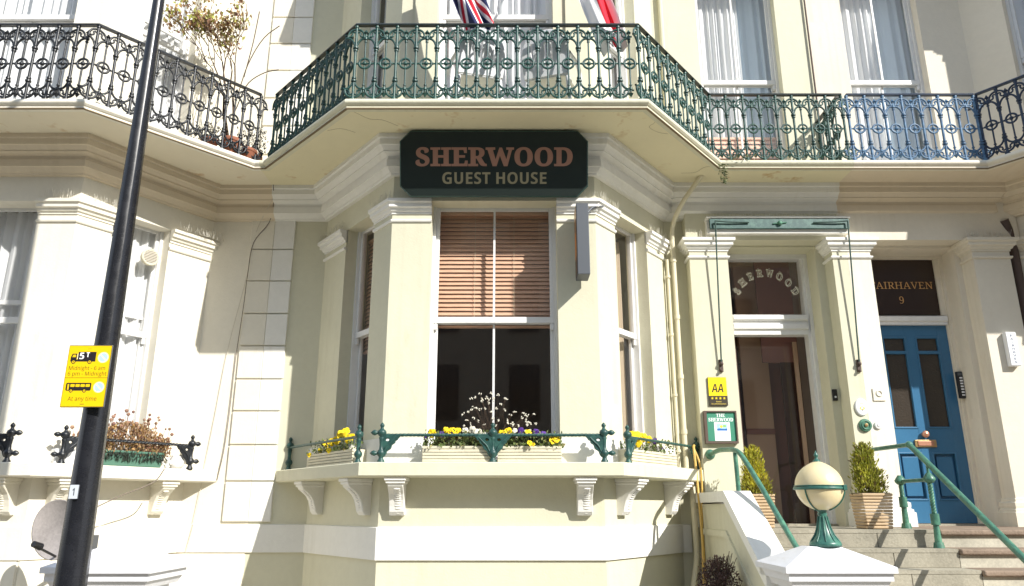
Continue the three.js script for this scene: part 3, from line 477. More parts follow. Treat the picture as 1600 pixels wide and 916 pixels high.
// ---------------------------------------------------------------- sill guards
const SILL = 2.008;
function guard(label, p0, p1, mids, m, { ends = [1, 1], twist = true, single } = {}) {
  const { m: F, l } = faceMatrix(p0, p1, SILL), c = lerp2(p0, p1, 0.5), t = thing('window_guard', label, 'railing', [c[0], SILL, c[1]]);
  const T = (g) => g.applyMatrix4(F);
  const post = (x, acorn) => {
    const p = part('newel', [lathe([[0.035, 0], [0.035, 0.015], [0.024, 0.03], [0.02, 0.05], [0.034, 0.065], [0.04, 0.085], [0.034, 0.105], [0.021, 0.12], [0.018, 0.16], [0.023, 0.21], [0.028, 0.225], [0.02, 0.235], [0.036, 0.25], [0.043, 0.272], [0.036, 0.292], [0.018, 0.305], [0.013, 0.32], [0.022, 0.335], [0.018, 0.35], [0, 0.368]], x, 0, 0, 14)].map(T), m, t);
    if (acorn) each('acorn', [0.085, 0.272].map((y) => T(lathe([[0.012, 0], [0.02, 0.02], [0.027, 0.035], [0.02, 0.055], [0, 0.075]], 0, 0, 0, 10).rotateZ(-acorn * Math.PI / 2).translate(x + acorn * 0.032, y, 0))), m, p);
  };
  const bracket = (x, s) => {
    const sh = new THREE.Shape(); sh.moveTo(0.012, 0.05); sh.lineTo(0.012, 0.243); sh.lineTo(0.175, 0.243); sh.bezierCurveTo(0.14, 0.222, 0.155, 0.205, 0.125, 0.20); sh.bezierCurveTo(0.13, 0.165, 0.09, 0.175, 0.092, 0.15); sh.bezierCurveTo(0.09, 0.11, 0.05, 0.12, 0.045, 0.09); sh.bezierCurveTo(0.04, 0.07, 0.03, 0.05, 0.012, 0.05);
    const ho = new THREE.Path(); ho.absellipse(0.055, 0.205, 0.022, 0.017, 0, 6.28); sh.holes.push(ho);
    const g = new THREE.ExtrudeGeometry(sh, { depth: 0.022, bevelEnabled: true, bevelSize: 0.005, bevelThickness: 0.006, bevelSegments: 1, curveSegments: 5 }).translate(0, 0, -0.011);
    part('bracket', [s < 0 ? g.rotateY(Math.PI) : g, tube([[s * 0.03, 0.10, 0.016], [s * 0.055, 0.15, 0.02], [s * 0.095, 0.19, 0.02], [s * 0.13, 0.225, 0.016]], 0.008, 10, 6)].map((q) => T(q.translate(x, 0, 0))), m, t);
  };
  post(0, ends[0] ? -1 : 0); post(l, ends[1] ? 1 : 0);
  if (!single) { bracket(0, 1); bracket(l, -1); }
  for (const k of mids) { post(l * k, 0); bracket(l * k, 1); bracket(l * k, -1); }
  // rope-twist rail
  const rail = [];
  if (twist) for (let k = 0; k < 3; k++) rail.push(T(new THREE.TubeGeometry(new (class extends THREE.Curve { getPoint(u, q = V(0, 0, 0)) { const a = u * l * 2 * Math.PI / 0.11 + k * 2.094; return q.set(u * l, 0.25 + 0.008 * Math.sin(a), 0.008 * Math.cos(a)); } })(), Math.round(l * 70), 0.0085, 5)));
  else rail.push(T(rod([0, 0.25, 0], [l, 0.25, 0], 0.014)));
  part('guard_rail', rail, m, t);
  return t;
}
const cantO = (A, B, o, t0, t1) => { const q = offset([A, B], o); return [lerp2(q[0], q[1], t0), lerp2(q[0], q[1], t1)]; };
guard('green twisted guard rail across the front of the bay sill above the planters', [-1.21, 1.51], [0.855, 1.51], [0.5], M.green);
guard('green guard rail on the shaded left side of the bay sill', ...cantO(W0, C0, 0.2, -0.08, 0.95), [], M.green, { ends: [0, 0], single: true, twist: false });
guard('green guard rail on the sunlit right side of the bay sill', ...cantO(C1, W1, 0.2, 0.08, 1.05), [], M.green, { ends: [0, 0], twist: false });
{
  const m2 = (p) => [2 * AX_L - p[0], p[1]];
  const q = cantO(W0, C0, 0.2, 0.12, 0.91).map(m2);
  guard('black iron guard rail behind the brown dead plant on the left house sill', q[1], q[0], [], M.iron, { twist: true });
  guard('black iron guard rail end at the far left edge of the sill', [-6.4, 1.51], [-4.66, 1.51], [0.3], M.iron);
}

// ---------------------------------------------------------------- planters and flowers
function leafGeo(items) {                            // items: [x, y, z, size, color, normalTilt]
  const n = items.length, pos = new Float32Array(n * 18), colr = new Float32Array(n * 18), q = new THREE.Quaternion(), e = new THREE.Euler(), a = V(0, 0, 0);
  const sh = [[0, 0, 0], [0.5, 0.45, 0.1], [0, 1, 0], [0, 0, 0], [0, 1, 0], [-0.5, 0.45, 0.1]];
  items.forEach(([x, y, z, s, c, wd = 0.5, up = null], i) => {
    e.set(rr(-1.2, 1.2), rr(0, 6.28), rr(-1.2, 1.2)); q.setFromEuler(e); if (up) q.setFromUnitVectors(V(0, 1, 0), V(...up).normalize()).multiply(new THREE.Quaternion().setFromEuler(new THREE.Euler(rr(-0.5, 0.5), rr(0, 6.28), rr(-0.5, 0.5))));
    for (let k = 0; k < 6; k++) { a.set(sh[k][0] * s * wd * 2, sh[k][1] * s, sh[k][2] * s).applyQuaternion(q); pos.set([x + a.x, y + a.y, z + a.z], i * 18 + k * 3); colr.set(c, i * 18 + k * 3); }
  });
  const g = new THREE.BufferGeometry(); g.setAttribute('position', new THREE.BufferAttribute(pos, 3)); g.setAttribute('color', new THREE.BufferAttribute(colr, 3)); g.computeVertexNormals(); return g;
}
const shade = (c, d = 0.3) => { const k = 1 + rr(-d, d); return [c[0] * k, c[1] * k * (1 + rr(-0.08, 0.08)), c[2] * k]; };
function pansy(p, r, kind, parent) {                 // five petals facing outwards
  const [x, y, z] = p, petals = [], dir = V(rr(-0.5, 0.5), rr(-0.1, 0.5), 1).normalize(), Q = new THREE.Quaternion().setFromUnitVectors(V(0, 0, 1), dir);
  for (const [a, s] of [[1.0, 1.05], [2.14, 1.05], [0.05, 0.95], [3.09, 0.95], [4.71, 1.15]]) petals.push(new THREE.SphereGeometry(r * 0.58 * s, 8, 5).scale(1, 1, 0.1).rotateX(rr(-0.35, 0.35)).rotateY(rr(-0.35, 0.35)).translate(Math.cos(a) * r * 0.58, Math.sin(a) * r * 0.58, rr(0, 0.012)).applyQuaternion(Q).translate(x, y, z));
  const f = part('flower', petals, kind, parent);
  part('flower_eye', new THREE.SphereGeometry(r * 0.36, 8, 5).scale(1, 1, 0.3).translate(0, -r * 0.1, r * 0.10).applyQuaternion(Q).translate(x, y, z), kind === M.petalW ? M.petalY : M.petalD, f);
}
function planter(label, p0, p1, h, depth, slats, m, endm) {
  const { m: F, l } = faceMatrix(p0, p1, SILL + 0.004), c = lerp2(p0, p1, 0.5), t = thing('planter_box', label, 'planter', [c[0], SILL, c[1]]), T = (g) => g.applyMatrix4(F), sh = h / slats;
  for (let i = 0; i < slats; i++) part('board', T(rbx(0, l, i * sh + 0.002, (i + 1) * sh - 0.002, -0.016, 0, 0.004)), m, t);
  each('end_board', [T(bx(0.001, 0.018, 0.002, h - 0.003, -depth, -0.016)), T(bx(l - 0.018, l - 0.001, 0.002, h - 0.003, -depth, -0.016)), T(bx(0.018, l - 0.018, 0.002, h - 0.003, -depth, -depth + 0.015))], m, t);
  part('soil', T(bx(0.018, l - 0.018, 0.01, h - 0.02, -depth + 0.015, -0.017)), M.soil, t);
  return { F, l, h, depth };
}
function pansies(label, box, flowers, dense = 420) {
  const at = (x, y, z) => V(x, y, z).applyMatrix4(box.F), c = at(box.l / 2, box.h, -box.depth / 2), t = thing('pansy_plants', label, 'flowers', c.toArray());
  const it = []; for (let i = 0; i < dense; i++) { const q = at(rr(0, box.l), box.h + rr(-0.03, 0.09) * (0.6 + 0.4 * Math.sin(i)), rr(-box.depth, 0.02)); it.push([q.x, q.y, q.z, rr(0.02, 0.045), rnd() < 0.12 ? shade([0.42, 0.38, 0.16]) : shade([0.15, 0.20, 0.055], 0.55), 0.35]); }
  for (let i = 0; i < dense * 0.5; i++) { const q = at(rr(0, box.l), box.h + rr(0.03, 0.13), rr(-box.depth * 0.7, 0.0)); it.push([q.x, q.y, q.z, rr(0.02, 0.04), shade([0.17, 0.22, 0.06], 0.5), 0.3, [rr(-0.6, 0.6), 1, rr(-0.3, 0.8)]]); }
  part('foliage', leafGeo(it), M.leaf, t, { kind: 'stuff' });
  const kinds = { y: M.petalY, p: M.petalP, w: M.petalW };
  for (const [u, y, k, r = 0.04, z = -0.03] of flowers) pansy(at(u * box.l, box.h + y - 0.012, z).toArray(), r * 0.76, kinds[k], t);
}
{
  const b1 = planter('cream slatted planter box left of the bracket under the front bay window', [-0.832, 1.49], [-0.19, 1.49], 0.15, 0.17, 5, M.box);
  const b2 = planter('cream slatted planter box right of the bracket under the front bay window', [-0.135, 1.49], [0.463, 1.49], 0.15, 0.17, 5, M.box);
  const b3 = planter('cream slatted planter box on the shaded left side sill', ...cantO(W0, C0, 0.18, 0.19, 0.85), 0.145, 0.16, 5, M.box);
  const b4 = planter('cream slatted planter box on the sunlit right side sill', ...cantO(C1, W1, 0.18, 0.15, 0.76), 0.145, 0.16, 5, M.box);
  pansies('yellow white and violet pansies in the left front planter box', b1, [[0.13, 0.13, 'y', 0.05], [0.27, 0.12, 'p', 0.032], [0.33, 0.16, 'y', 0.035], [0.42, 0.14, 'y', 0.052], [0.5, 0.15, 'y', 0.045], [0.61, 0.15, 'w', 0.04], [0.72, 0.16, 'w', 0.042], [0.8, 0.13, 'w', 0.05], [0.05, 0.10, 'p', 0.026], [0.92, 0.12, 'w', 0.028]]);
  pansies('yellow and violet pansies in the right front planter box', b2, [[0.06, 0.13, 'y', 0.035], [0.16, 0.14, 'y', 0.052], [0.27, 0.15, 'w', 0.03], [0.36, 0.15, 'p', 0.042], [0.48, 0.13, 'y', 0.045], [0.60, 0.14, 'p', 0.038], [0.72, 0.12, 'p', 0.036], [0.50, 0.03, 'y', 0.034, 0.03], [0.86, 0.06, 'y', 0.044, 0.0], [0.92, 0.07, 'y', 0.042, 0.0], [0.56, 0.02, 'y', 0.02, 0.03]]);
  pansies('yellow pansies with violet eyes in the left side planter box', b3, [[0.25, 0.04, 'y', 0.034], [0.38, 0.10, 'y', 0.05], [0.5, 0.11, 'y', 0.05], [0.6, 0.12, 'y', 0.05], [0.70, 0.17, 'y', 0.06], [0.78, 0.19, 'y', 0.055], [0.84, 0.12, 'y', 0.055], [0.92, 0.13, 'y', 0.04], [0.55, 0.02, 'y', 0.035, 0.02], [0.1, 0.0, 'y', 0.03, 0.02], [0.95, 0.02, 'w', 0.04]], 260);
  pansies('yellow pansies in the right side planter box', b4, [[0.05, 0.14, 'y', 0.055], [0.17, 0.15, 'y', 0.06], [0.3, 0.14, 'y', 0.055], [0.42, 0.13, 'y', 0.045], [0.55, 0.12, 'p', 0.04], [0.14, 0.07, 'y', 0.045, 0], [0.7, 0.06, 'p', 0.025]], 260);
  // pale flower spray before the pane
  const s = thing('flower_spray', 'airy spray of small white blossoms against the dark lower window pane', 'plant', [-0.18, 2.16, 1.40]), stems = [], fl = [];
  for (let i = 0; i < 80; i++) {
    const a = rr(0.12, 3.02), r = 0.46 * Math.sqrt(rr(0.05, 1)), x = -0.17 + Math.cos(a) * r * 0.98, y = 2.22 + Math.sin(a) * r, z = 1.40 + rr(-0.08, 0.06);
    stems.push(tube([[-0.17 + Math.cos(a + rr(-0.5, 0.5)) * r * 0.35, 2.18 + Math.sin(a) * r * 0.35, 1.4], [-0.17 + Math.cos(a) * r * 0.7, 2.2 + Math.sin(a) * r * 0.75, 1.4 + (z - 1.4) * 0.5], [x, y, z]], 0.001, 6, 4));
    fl.push([x, y, z]);
  }
  part('stem', stems, M.bark, s, { kind: 'stuff' });
  for (const [x, y, z] of fl) part('blossom', Array.from({ length: 3 }, () => new THREE.SphereGeometry(0.011, 6, 4).scale(1, 0.45, 0.5).rotateZ(rr(0, 3)).translate(x + rr(-0.012, 0.012), y + rr(-0.012, 0.012), z)), M.petalW, s);
}
{ // left house: green trough with withered plant, white pot, ornament
  const m2 = (p) => [2 * AX_L - p[0], p[1]], q = cantO(W0, C0, 0.165, 0.30, 0.74).map(m2), a = q[1], b = q[0];
  const { m: F, l } = faceMatrix(a, b, SILL + 0.003), c = lerp2(a, b, 0.5);
  solo('plant_trough', 'faded green trough holding the brown withered plant', 'planter', [rbx(0, l, 0, 0.15, -0.17, 0.0, 0.012), rbx(-0.01, l + 0.01, 0.13, 0.155, -0.18, 0.012, 0.006)].map((g) => g.applyMatrix4(F)), M.trough);
  const t = thing('withered_plant', 'dry brown withered plant with seed heads beside the black lamp post', 'plant', [c[0], SILL + 0.15, c[1]]), it = [], st = [], heads = [];
  const at = (x, y, z) => V(x, y, z).applyMatrix4(F);
  for (let i = 0; i < 3400; i++) { const u = rr(-0.12, 1.12), hgt = 0.34 * (0.55 + 0.45 * Math.sin(Math.min(1, Math.max(0, u)) * 3.1)) * Math.pow(rnd(), 0.8), p = at(u * l, 0.10 + hgt, -0.09 + rr(-0.10, 0.12)); it.push([p.x, p.y, p.z, rr(0.018, 0.045), rnd() < 0.3 ? shade([0.50, 0.32, 0.12], 0.4) : rnd() < 0.25 ? shade([0.18, 0.08, 0.05], 0.5) : shade([0.38, 0.24, 0.13], 0.5), 0.28, [rr(-0.7, 0.7), 1, rr(-0.6, 0.8)]]); }
  for (let i = 0; i < 300; i++) { const p = at(rr(-0.02, 1.02) * l, 0.14 + rr(-0.06, 0.02), 0.015 + rr(-0.01, 0.01)); it.push([p.x, p.y, p.z, rr(0.03, 0.06), shade([0.02, 0.035, 0.02], 0.5), 0.14, [rr(-0.2, 0.2), -1, 0.2]]); }
  for (let i = 0; i < 75; i++) { const u = rr(-0.14, 1.15), p = at(u * l, 0.12, -0.08), h = rr(0.26, 0.46) * (0.8 + 0.25 * Math.sin(u * 3)), e = at(u * l + rr(-0.1, 0.1), 0.08 + h, -0.08 + rr(-0.15, 0.15)); st.push(tube([p.toArray(), [(p.x + e.x) / 2 + rr(-0.02, 0.02), (p.y + e.y) / 2, (p.z + e.z) / 2], e.toArray()], 0.0025, 5, 4)); heads.push(e); }
  part('foliage', leafGeo(it), M.leaf, t, { kind: 'stuff' });
  part('stem', st, M.drystem, t, { kind: 'stuff' });
  for (const e of heads) part('seed_head', new THREE.IcosahedronGeometry(rr(0.012, 0.022), 0).translate(e.x, e.y, e.z), mat(...shade([0.30, 0.17, 0.12], 0.3), 0.95), t);
  const w = at(l + 0.20, 0, -0.06), w2 = at(l + 0.09, 0, -0.05);
  solo('white_pot', 'small round white pot on the left house sill by the railing end', 'pot', lathe([[0, 0], [0.05, 0], [0.075, 0.04], [0.082, 0.09], [0.06, 0.13], [0.065, 0.14], [0.05, 0.135], [0, 0.12]], w.x, SILL + 0.004, w.z, 18), M.gloss);
  solo('sill_ornament', 'little white figure ornament beside the white pot on the sill', 'ornament', [ball(0.03, w2.x, SILL + 0.03, w2.z), ball(0.026, w2.x + 0.01, SILL + 0.07, w2.z, 8), ball(0.018, w2.x + 0.04, SILL + 0.055, w2.z + 0.01, 8), tube([[w2.x - 0.02, SILL + 0.03, w2.z], [w2.x - 0.06, SILL + 0.08, w2.z], [w2.x - 0.05, SILL + 0.13, w2.z]], 0.012, 8, 6)], M.gloss);
  // white box behind
  const wb = at(-0.22, 0, -0.1); solo('white_trough', 'plain white trough on the sill left of the lamp post', 'planter', [rbx(-0.10, 0.16, 0, 0.14, -0.09, 0.08, 0.01)].map((g) => g.applyMatrix4(new THREE.Matrix4().makeRotationY(0.9).setPosition(wb.x, SILL + 0.004, wb.z))), M.plastic);
}

// ---------------------------------------------------------------- the sign over the bay window
{
  const x0 = -1.14, x1 = 0.768, y0 = 0, y1 = 0.652, z = 0, c = 0.10, TILT = (g) => g.rotateX(0.31).translate(0, 4.705, 1.40), o = [[x0 + c, y0], [x1 - c, y0], [x1, y0 + c], [x1, y1 - c], [x1 - c, y1], [x0 + c, y1], [x0, y1 - c], [x0, y0 + c]];
  const t = thing('name_sign', 'dark green guest house name board under the balcony with bronze lettering', 'sign', [(x0 + x1) / 2, 4.705, 1.4]);
  const sh = new THREE.Shape(o.map(([a, b]) => new THREE.Vector2(a, b)));
  part('board', TILT(new THREE.ExtrudeGeometry(sh, { depth: 0.05, bevelEnabled: true, bevelSize: 0.012, bevelThickness: 0.012, bevelSegments: 1 })), M.signedge, t);
  const f = new THREE.ShapeGeometry(sh), p = f.attributes.position, uv = f.attributes.uv; for (let i = 0; i < p.count; i++) uv.setXY(i, (p.getX(i) - x0) / (x1 - x0), (p.getY(i) - y0) / (y1 - y0));
  const tex = canvasTex(1536, 572, (g, w, h) => {
    g.fillStyle = '#16231f'; g.fillRect(0, 0, w, h);
    g.font = 'bold 200px serif'; text(g, 'SHERWOOD', w * 0.078, h * 0.53, w * 0.85, h * 0.282, 'bold # serif', '#a67c6a');
    g.strokeStyle = '#a67c6a'; g.lineWidth = 5; g.save(); g.font = 'bold 200px serif'; const mm = g.measureText('SHERWOOD'); g.translate(w * 0.078, h * 0.53); g.scale(w * 0.85 / mm.width, h * 0.282 / 145); g.lineWidth = 9; g.strokeText('SHERWOOD', 0, 0); g.restore();
    text(g, 'GUEST HOUSE', w * 0.218, h * 0.815, w * 0.57, h * 0.185, 'bold # sans-serif', '#9a9174');
  });
  part('lettering', TILT(f.translate(0, 0, 0.0635)), print(tex, 0.5), t, { uv: true });
}
{ // illuminated box sign seen edge-on
  const t = thing('box_sign', 'grey projecting box sign seen edge on beside the front bay window', 'sign', [0.70, 3.8, 1.30]);
  part('casing', [rbx(0.642, 0.765, 3.80, 4.545, 1.36, 1.60, 0.006)], M.grey, t);
  each('wall_arm', [rod([0.70, 4.45, 1.28], [0.70, 4.45, 1.38], 0.015), rod([0.70, 3.9, 1.28], [0.70, 3.9, 1.38], 0.015), tube([[0.76, 4.50, 1.40], [0.84, 4.60, 1.36], [0.95, 4.62, 1.33]], 0.012, 10, 6)], M.grey, t);
  const tex = canvasTex(128, 384, (g) => { g.fillStyle = '#8a5a2a'; g.fillRect(0, 0, 128, 384); g.fillStyle = '#d8842a'; g.beginPath(); g.moveTo(20, 120); g.bezierCurveTo(120, 150, 120, 260, 20, 300); g.fill(); g.fillStyle = '#54341c'; g.fillRect(0, 290, 128, 94); g.fillStyle = '#caa77c'; g.fillRect(0, 0, 128, 60); });
  part('side_panel', new THREE.PlaneGeometry(0.21, 0.70).rotateY(-Math.PI / 2).translate(0.640, 4.172, 1.48), print(tex, 0.4), t, { uv: true });
}

// ---------------------------------------------------------------- awning over the guest house door
{
  const t = thing('door_awning', 'retracted awning with green front board and thin iron arms over the brown doorway', 'awning', [3.15, 4.76, 0.1]);
  part('front_board', rbx(2.335, 3.985, 4.775, 4.90, 0.26, 0.29, 0.006), M.teal, t);
  each('cassette', [bx(2.30, 4.0, 4.905, 4.925, 0.16, 0.30), bx(2.31, 3.99, 4.73, 4.905, 0.16, 0.25)], M.white, t);
  for (const [xa, xb] of [[2.395, 2.36], [3.955, 3.915]]) {
    part('arm', [rod([xa, 4.86, 0.32], [xb, 3.18, 0.235], 0.009), tube([[xa, 4.86, 0.32], [xa + (xa < 3 ? 0.12 : -0.12), 4.85, 0.315], [xa + (xa < 3 ? 0.4 : -0.4), 4.845, 0.305]], 0.009, 8, 6)], M.rod, t);
    part('arm_bracket', [rbx(xb - 0.022, xb + 0.022, 3.08, 3.22, 0.198, 0.225, 0.004), ball(0.024, xb, 3.17, 0.235, 8), ball(0.018, xb - 0.005, 3.09, 0.235, 8)], M.pipegrey, t);
  }
  part('catch', [ball(0.03, 3.16, 4.838, 0.30, 8), rod([3.08, 4.832, 0.296], [3.24, 4.848, 0.296], 0.009)], M.greenrail, t);
}

// ---------------------------------------------------------------- signs and fittings round the doors
{
  const Z = 0.2;
  let t = thing('award_plaque', 'yellow and black plaque reading AA with four stars on the left pilaster', 'plaque', [2.3, 2.7, Z]);
  part('plate', rbx(2.195, 2.405, 2.70, 3.02, Z + 0.002, Z + 0.02, 0.006), M.black, t);
  part('print', card(2.198, 2.402, 2.703, 3.017, Z + 0.0215), print(canvasTex(256, 396, (g, w, h) => {
    g.fillStyle = '#f6d400'; g.fillRect(0, 0, w, h); g.fillStyle = '#3a3226'; g.fillRect(0, 262, w, h - 262);
    g.save(); g.transform(1, 0, -0.12, 1, 26, 0); text(g, 'AA', 40, 212, 168, 120, 'bold # sans-serif', '#2b2519'); g.restore();
    g.fillStyle = '#f6d400'; for (let k = 0; k < 4; k++) { g.beginPath(); for (let i = 0; i < 10; i++) { const a = -Math.PI / 2 + i * Math.PI / 5, r = i % 2 ? 9 : 22; g.lineTo(44 + k * 56 + r * Math.cos(a), 296 + r * Math.sin(a)); } g.fill(); }
    text(g, 'Guest', 92, 352, 78, 20, 'bold # sans-serif', '#d8bf50'); text(g, 'Accommodation', 26, 382, 206, 17, 'bold # sans-serif', '#d8bf50');
  })), t, { uv: true });
  t = thing('notice_board', 'green notice board headed THE SHERWOOD with a white sheet, below the yellow plaque', 'notice board', [2.3, 2.28, Z]);
  part('case', [bx(2.12, 2.48, 2.285, 2.64, Z + 0.001, Z + 0.03), bx(2.12, 2.15, 2.285, 2.64, Z + 0.03, Z + 0.05), bx(2.15, 2.48, 2.285, 2.31, Z + 0.03, Z + 0.05), bx(2.465, 2.48, 2.31, 2.64, Z + 0.03, Z + 0.048), bx(2.15, 2.465, 2.625, 2.64, Z + 0.03, Z + 0.048)], M.darkframe, t);
  part('print', card(2.15, 2.465, 2.31, 2.625, Z + 0.032), print(canvasTex(384, 384, (g, w, h) => {
    g.fillStyle = '#3f8a70'; g.fillRect(0, 0, w, h); text(g, 'THE', 130, 62, 120, 46, 'bold # serif', '#fff'); text(g, 'SHERWOOD', 22, 122, 336, 48, 'bold # serif', '#fff');
    g.fillStyle = '#fbfaf6'; g.fillRect(96, 134, 210, 244); g.fillStyle = '#a9d4ef'; g.fillRect(130, 156, 140, 90); g.fillStyle = '#f0d84a'; g.beginPath(); g.arc(190, 190, 20, 0, 7); g.fill(); g.fillStyle = '#8fc06a'; g.fillRect(214, 168, 40, 30);
    g.fillStyle = '#2f6fb8'; g.beginPath(); g.moveTo(130, 246); g.lineTo(130, 222); g.bezierCurveTo(170, 200, 220, 236, 270, 212); g.lineTo(270, 246); g.fill(); g.fillStyle = '#c9ccd4'; for (let y = 268; y < 370; y += 15) g.fillRect(116, y, 170 - (y % 4) * 18, 5);
  })), t, { uv: true });
  const disc = (r, d) => lathe([[0, d], [r * 0.86, d], [r * 0.94, d * 0.8], [r, d * 0.3], [r, 0]], 0, 0, 0, 28).rotateX(Math.PI / 2);
  t = thing('oval_plaque', 'oval white plaque with faint crest above the green bell on the shared pilaster', 'plaque', [3.93, 2.68, Z]);
  part('plate', disc(0.075, 0.022).scale(1, 1.32, 1).translate(3.888, 2.685, Z), M.plastic, t);
  part('print', new THREE.CircleGeometry(0.062, 28).scale(1, 1.32, 1).translate(3.888, 2.685, Z + 0.0235), print(canvasTex(192, 256, (g, w, h) => { g.fillStyle = '#f2f1ea'; g.fillRect(0, 0, w, h); g.fillStyle = '#b9a25a'; g.fillRect(62, 60, 70, 8); text(g, 'WELCOME', 30, 104, 132, 20, 'bold # sans-serif', '#3d4a80'); g.fillStyle = '#d9c65c'; g.beginPath(); g.ellipse(96, 150, 46, 30, 0, 0, 7); g.fill(); g.fillStyle = '#f2f1ea'; g.beginPath(); g.ellipse(96, 146, 22, 16, 0, 0, 7); g.fill(); g.fillStyle = '#55506a'; g.fillRect(90, 170, 12, 34); })), t, { uv: true });
  t = thing('door_bell', 'round green brass rimmed bell push on the shared pilaster', 'doorbell', [3.93, 2.48, Z]);
  part('rim', [disc(0.072, 0.03).translate(3.905, 2.485, Z), new THREE.TorusGeometry(0.045, 0.008, 8, 24).translate(3.905, 2.485, Z + 0.031)], M.greenrail, t);
  part('button', disc(0.02, 0.014).translate(3.905, 2.485, Z + 0.028), M.brass, t);
  t = thing('door_bell', 'plain round white bell push right of the green one', 'doorbell', [4.05, 2.49, Z]);
  part('rim', disc(0.045, 0.022).translate(4.05, 2.487, Z), M.gloss, t); part('button', disc(0.02, 0.008).translate(4.05, 2.487, Z + 0.02), M.gloss, t);
  t = thing('number_tile', 'small white painted square plate with a raised ring on the shared pilaster', 'plate', [4.09, 2.78, Z]);
  part('plate', rbx(4.035, 4.17, 2.755, 2.895, Z + 0.001, Z + 0.014, 0.004), M.offwhite, t); part('ring', new THREE.TorusGeometry(0.03, 0.009, 8, 20).translate(4.105, 2.838, Z + 0.016), M.offwhite, t);
  t = thing('entry_phone', 'black entry phone with white buttons on the jamb right of the blue door', 'intercom', [5.33, 2.83, DZ]);
  part('panel', rbx(5.285, 5.357, 2.85, 3.17, DZ + 0.001, DZ + 0.04, 0.008), M.black, t);
  for (let i = 0; i < 7; i++) part('button', rbx(5.312, 5.348, 2.88 + i * 0.034, 2.898 + i * 0.034, DZ + 0.038, DZ + 0.046, 0.003), M.plastic, t);
  part('speaker', bx(5.298, 5.346, 3.12, 3.155, DZ + 0.039, DZ + 0.043), M.grey, t);
  t = thing('door_bell', 'small black bell box on the jamb of the brown doorway', 'doorbell', [3.72, 2.75, SZ]);
  part('case', rbx(3.682, 3.735, 2.79, 2.92, SZ + 0.001, SZ + 0.03, 0.006), M.black, t); part('button', disc(0.012, 0.006).translate(3.708, 2.83, SZ + 0.03), M.plastic, t);
  // little white sign on the right pilaster
  t = thing('wall_sign', 'narrow white sign lettered FAIRHAVEN downwards on the right pilaster', 'sign', [5.66, 3.15, 0.2]);
  part('case', rbx(5.60, 5.72, 3.14, 3.53, 0.202, 0.27, 0.008), M.plastic, t);
  part('print', card(5.606, 5.714, 3.146, 3.524, 0.2715), print(canvasTex(128, 448, (g, w, h) => { g.fillStyle = '#eceff2'; g.fillRect(0, 0, w, h); [...'FAIRHAVEN'].forEach((c, i) => text(g, c, c === 'I' ? 56 : 42, 62 + i * 45, c === 'I' ? 14 : 42, 32, 'bold # sans-serif', '#3a4560')); })), t, { uv: true });
  // glass lettering
  const alphaPrint = (tex, c, rough = 0.4, o = {}) => new THREE.MeshStandardMaterial({ color: c, alphaMap: tex, transparent: true, roughness: rough, ...o });
  const a1 = canvasTex(1024, 512, (g, w, h) => {
    g.fillStyle = '#000'; g.fillRect(0, 0, w, h); g.fillStyle = '#fff'; g.strokeStyle = '#fff'; g.textAlign = 'center'; g.font = 'bold 132px serif';
    [...'SHERWOOD'].forEach((c, i) => { const a = (-63 + i * 18) * Math.PI / 180, R = 420; g.save(); g.translate(w / 2 + R * Math.sin(a) * 1.02, 560 - R * Math.cos(a)); g.rotate(a * 0.85); g.scale(i === 4 ? 0.74 : 0.95, 1); g.lineJoin = 'round'; g.lineWidth = 7; g.strokeText(c, 0, 0); g.globalAlpha = 0.35; g.fillText(c, 0, 0); g.globalAlpha = 1; g.lineWidth = 4; g.beginPath(); g.moveTo(-30, -104); g.quadraticCurveTo(-8, -118, 8, -104); g.stroke(); g.beginPath(); g.moveTo(4, 4); g.quadraticCurveTo(20, 18, 34, 0); g.stroke(); g.restore(); });
  });
  part('glass_lettering', card(2.715, 3.595, 4.03, 4.52, DZ - 0.062), alphaPrint(a1, col(1, 0.97, 0.82)), guest, { uv: true });
  const a2 = canvasTex(768, 640, (g, w, h) => { g.fillStyle = '#000'; g.fillRect(0, 0, w, h); text(g, 'FAIRHAVEN', 20, 300, 730, 105, '# serif', '#fff'); text(g, '9', 335, 520, 62, 105, '# serif', '#fff'); g.strokeStyle = '#fff'; });
  part('glass_lettering', card(4.42, 5.25, 3.93, 4.48, DZ - 0.056), alphaPrint(a2, col(0.62, 0.34, 0.12), 0.35, { metalness: 0.3 }), rightHouse, { uv: true });
}

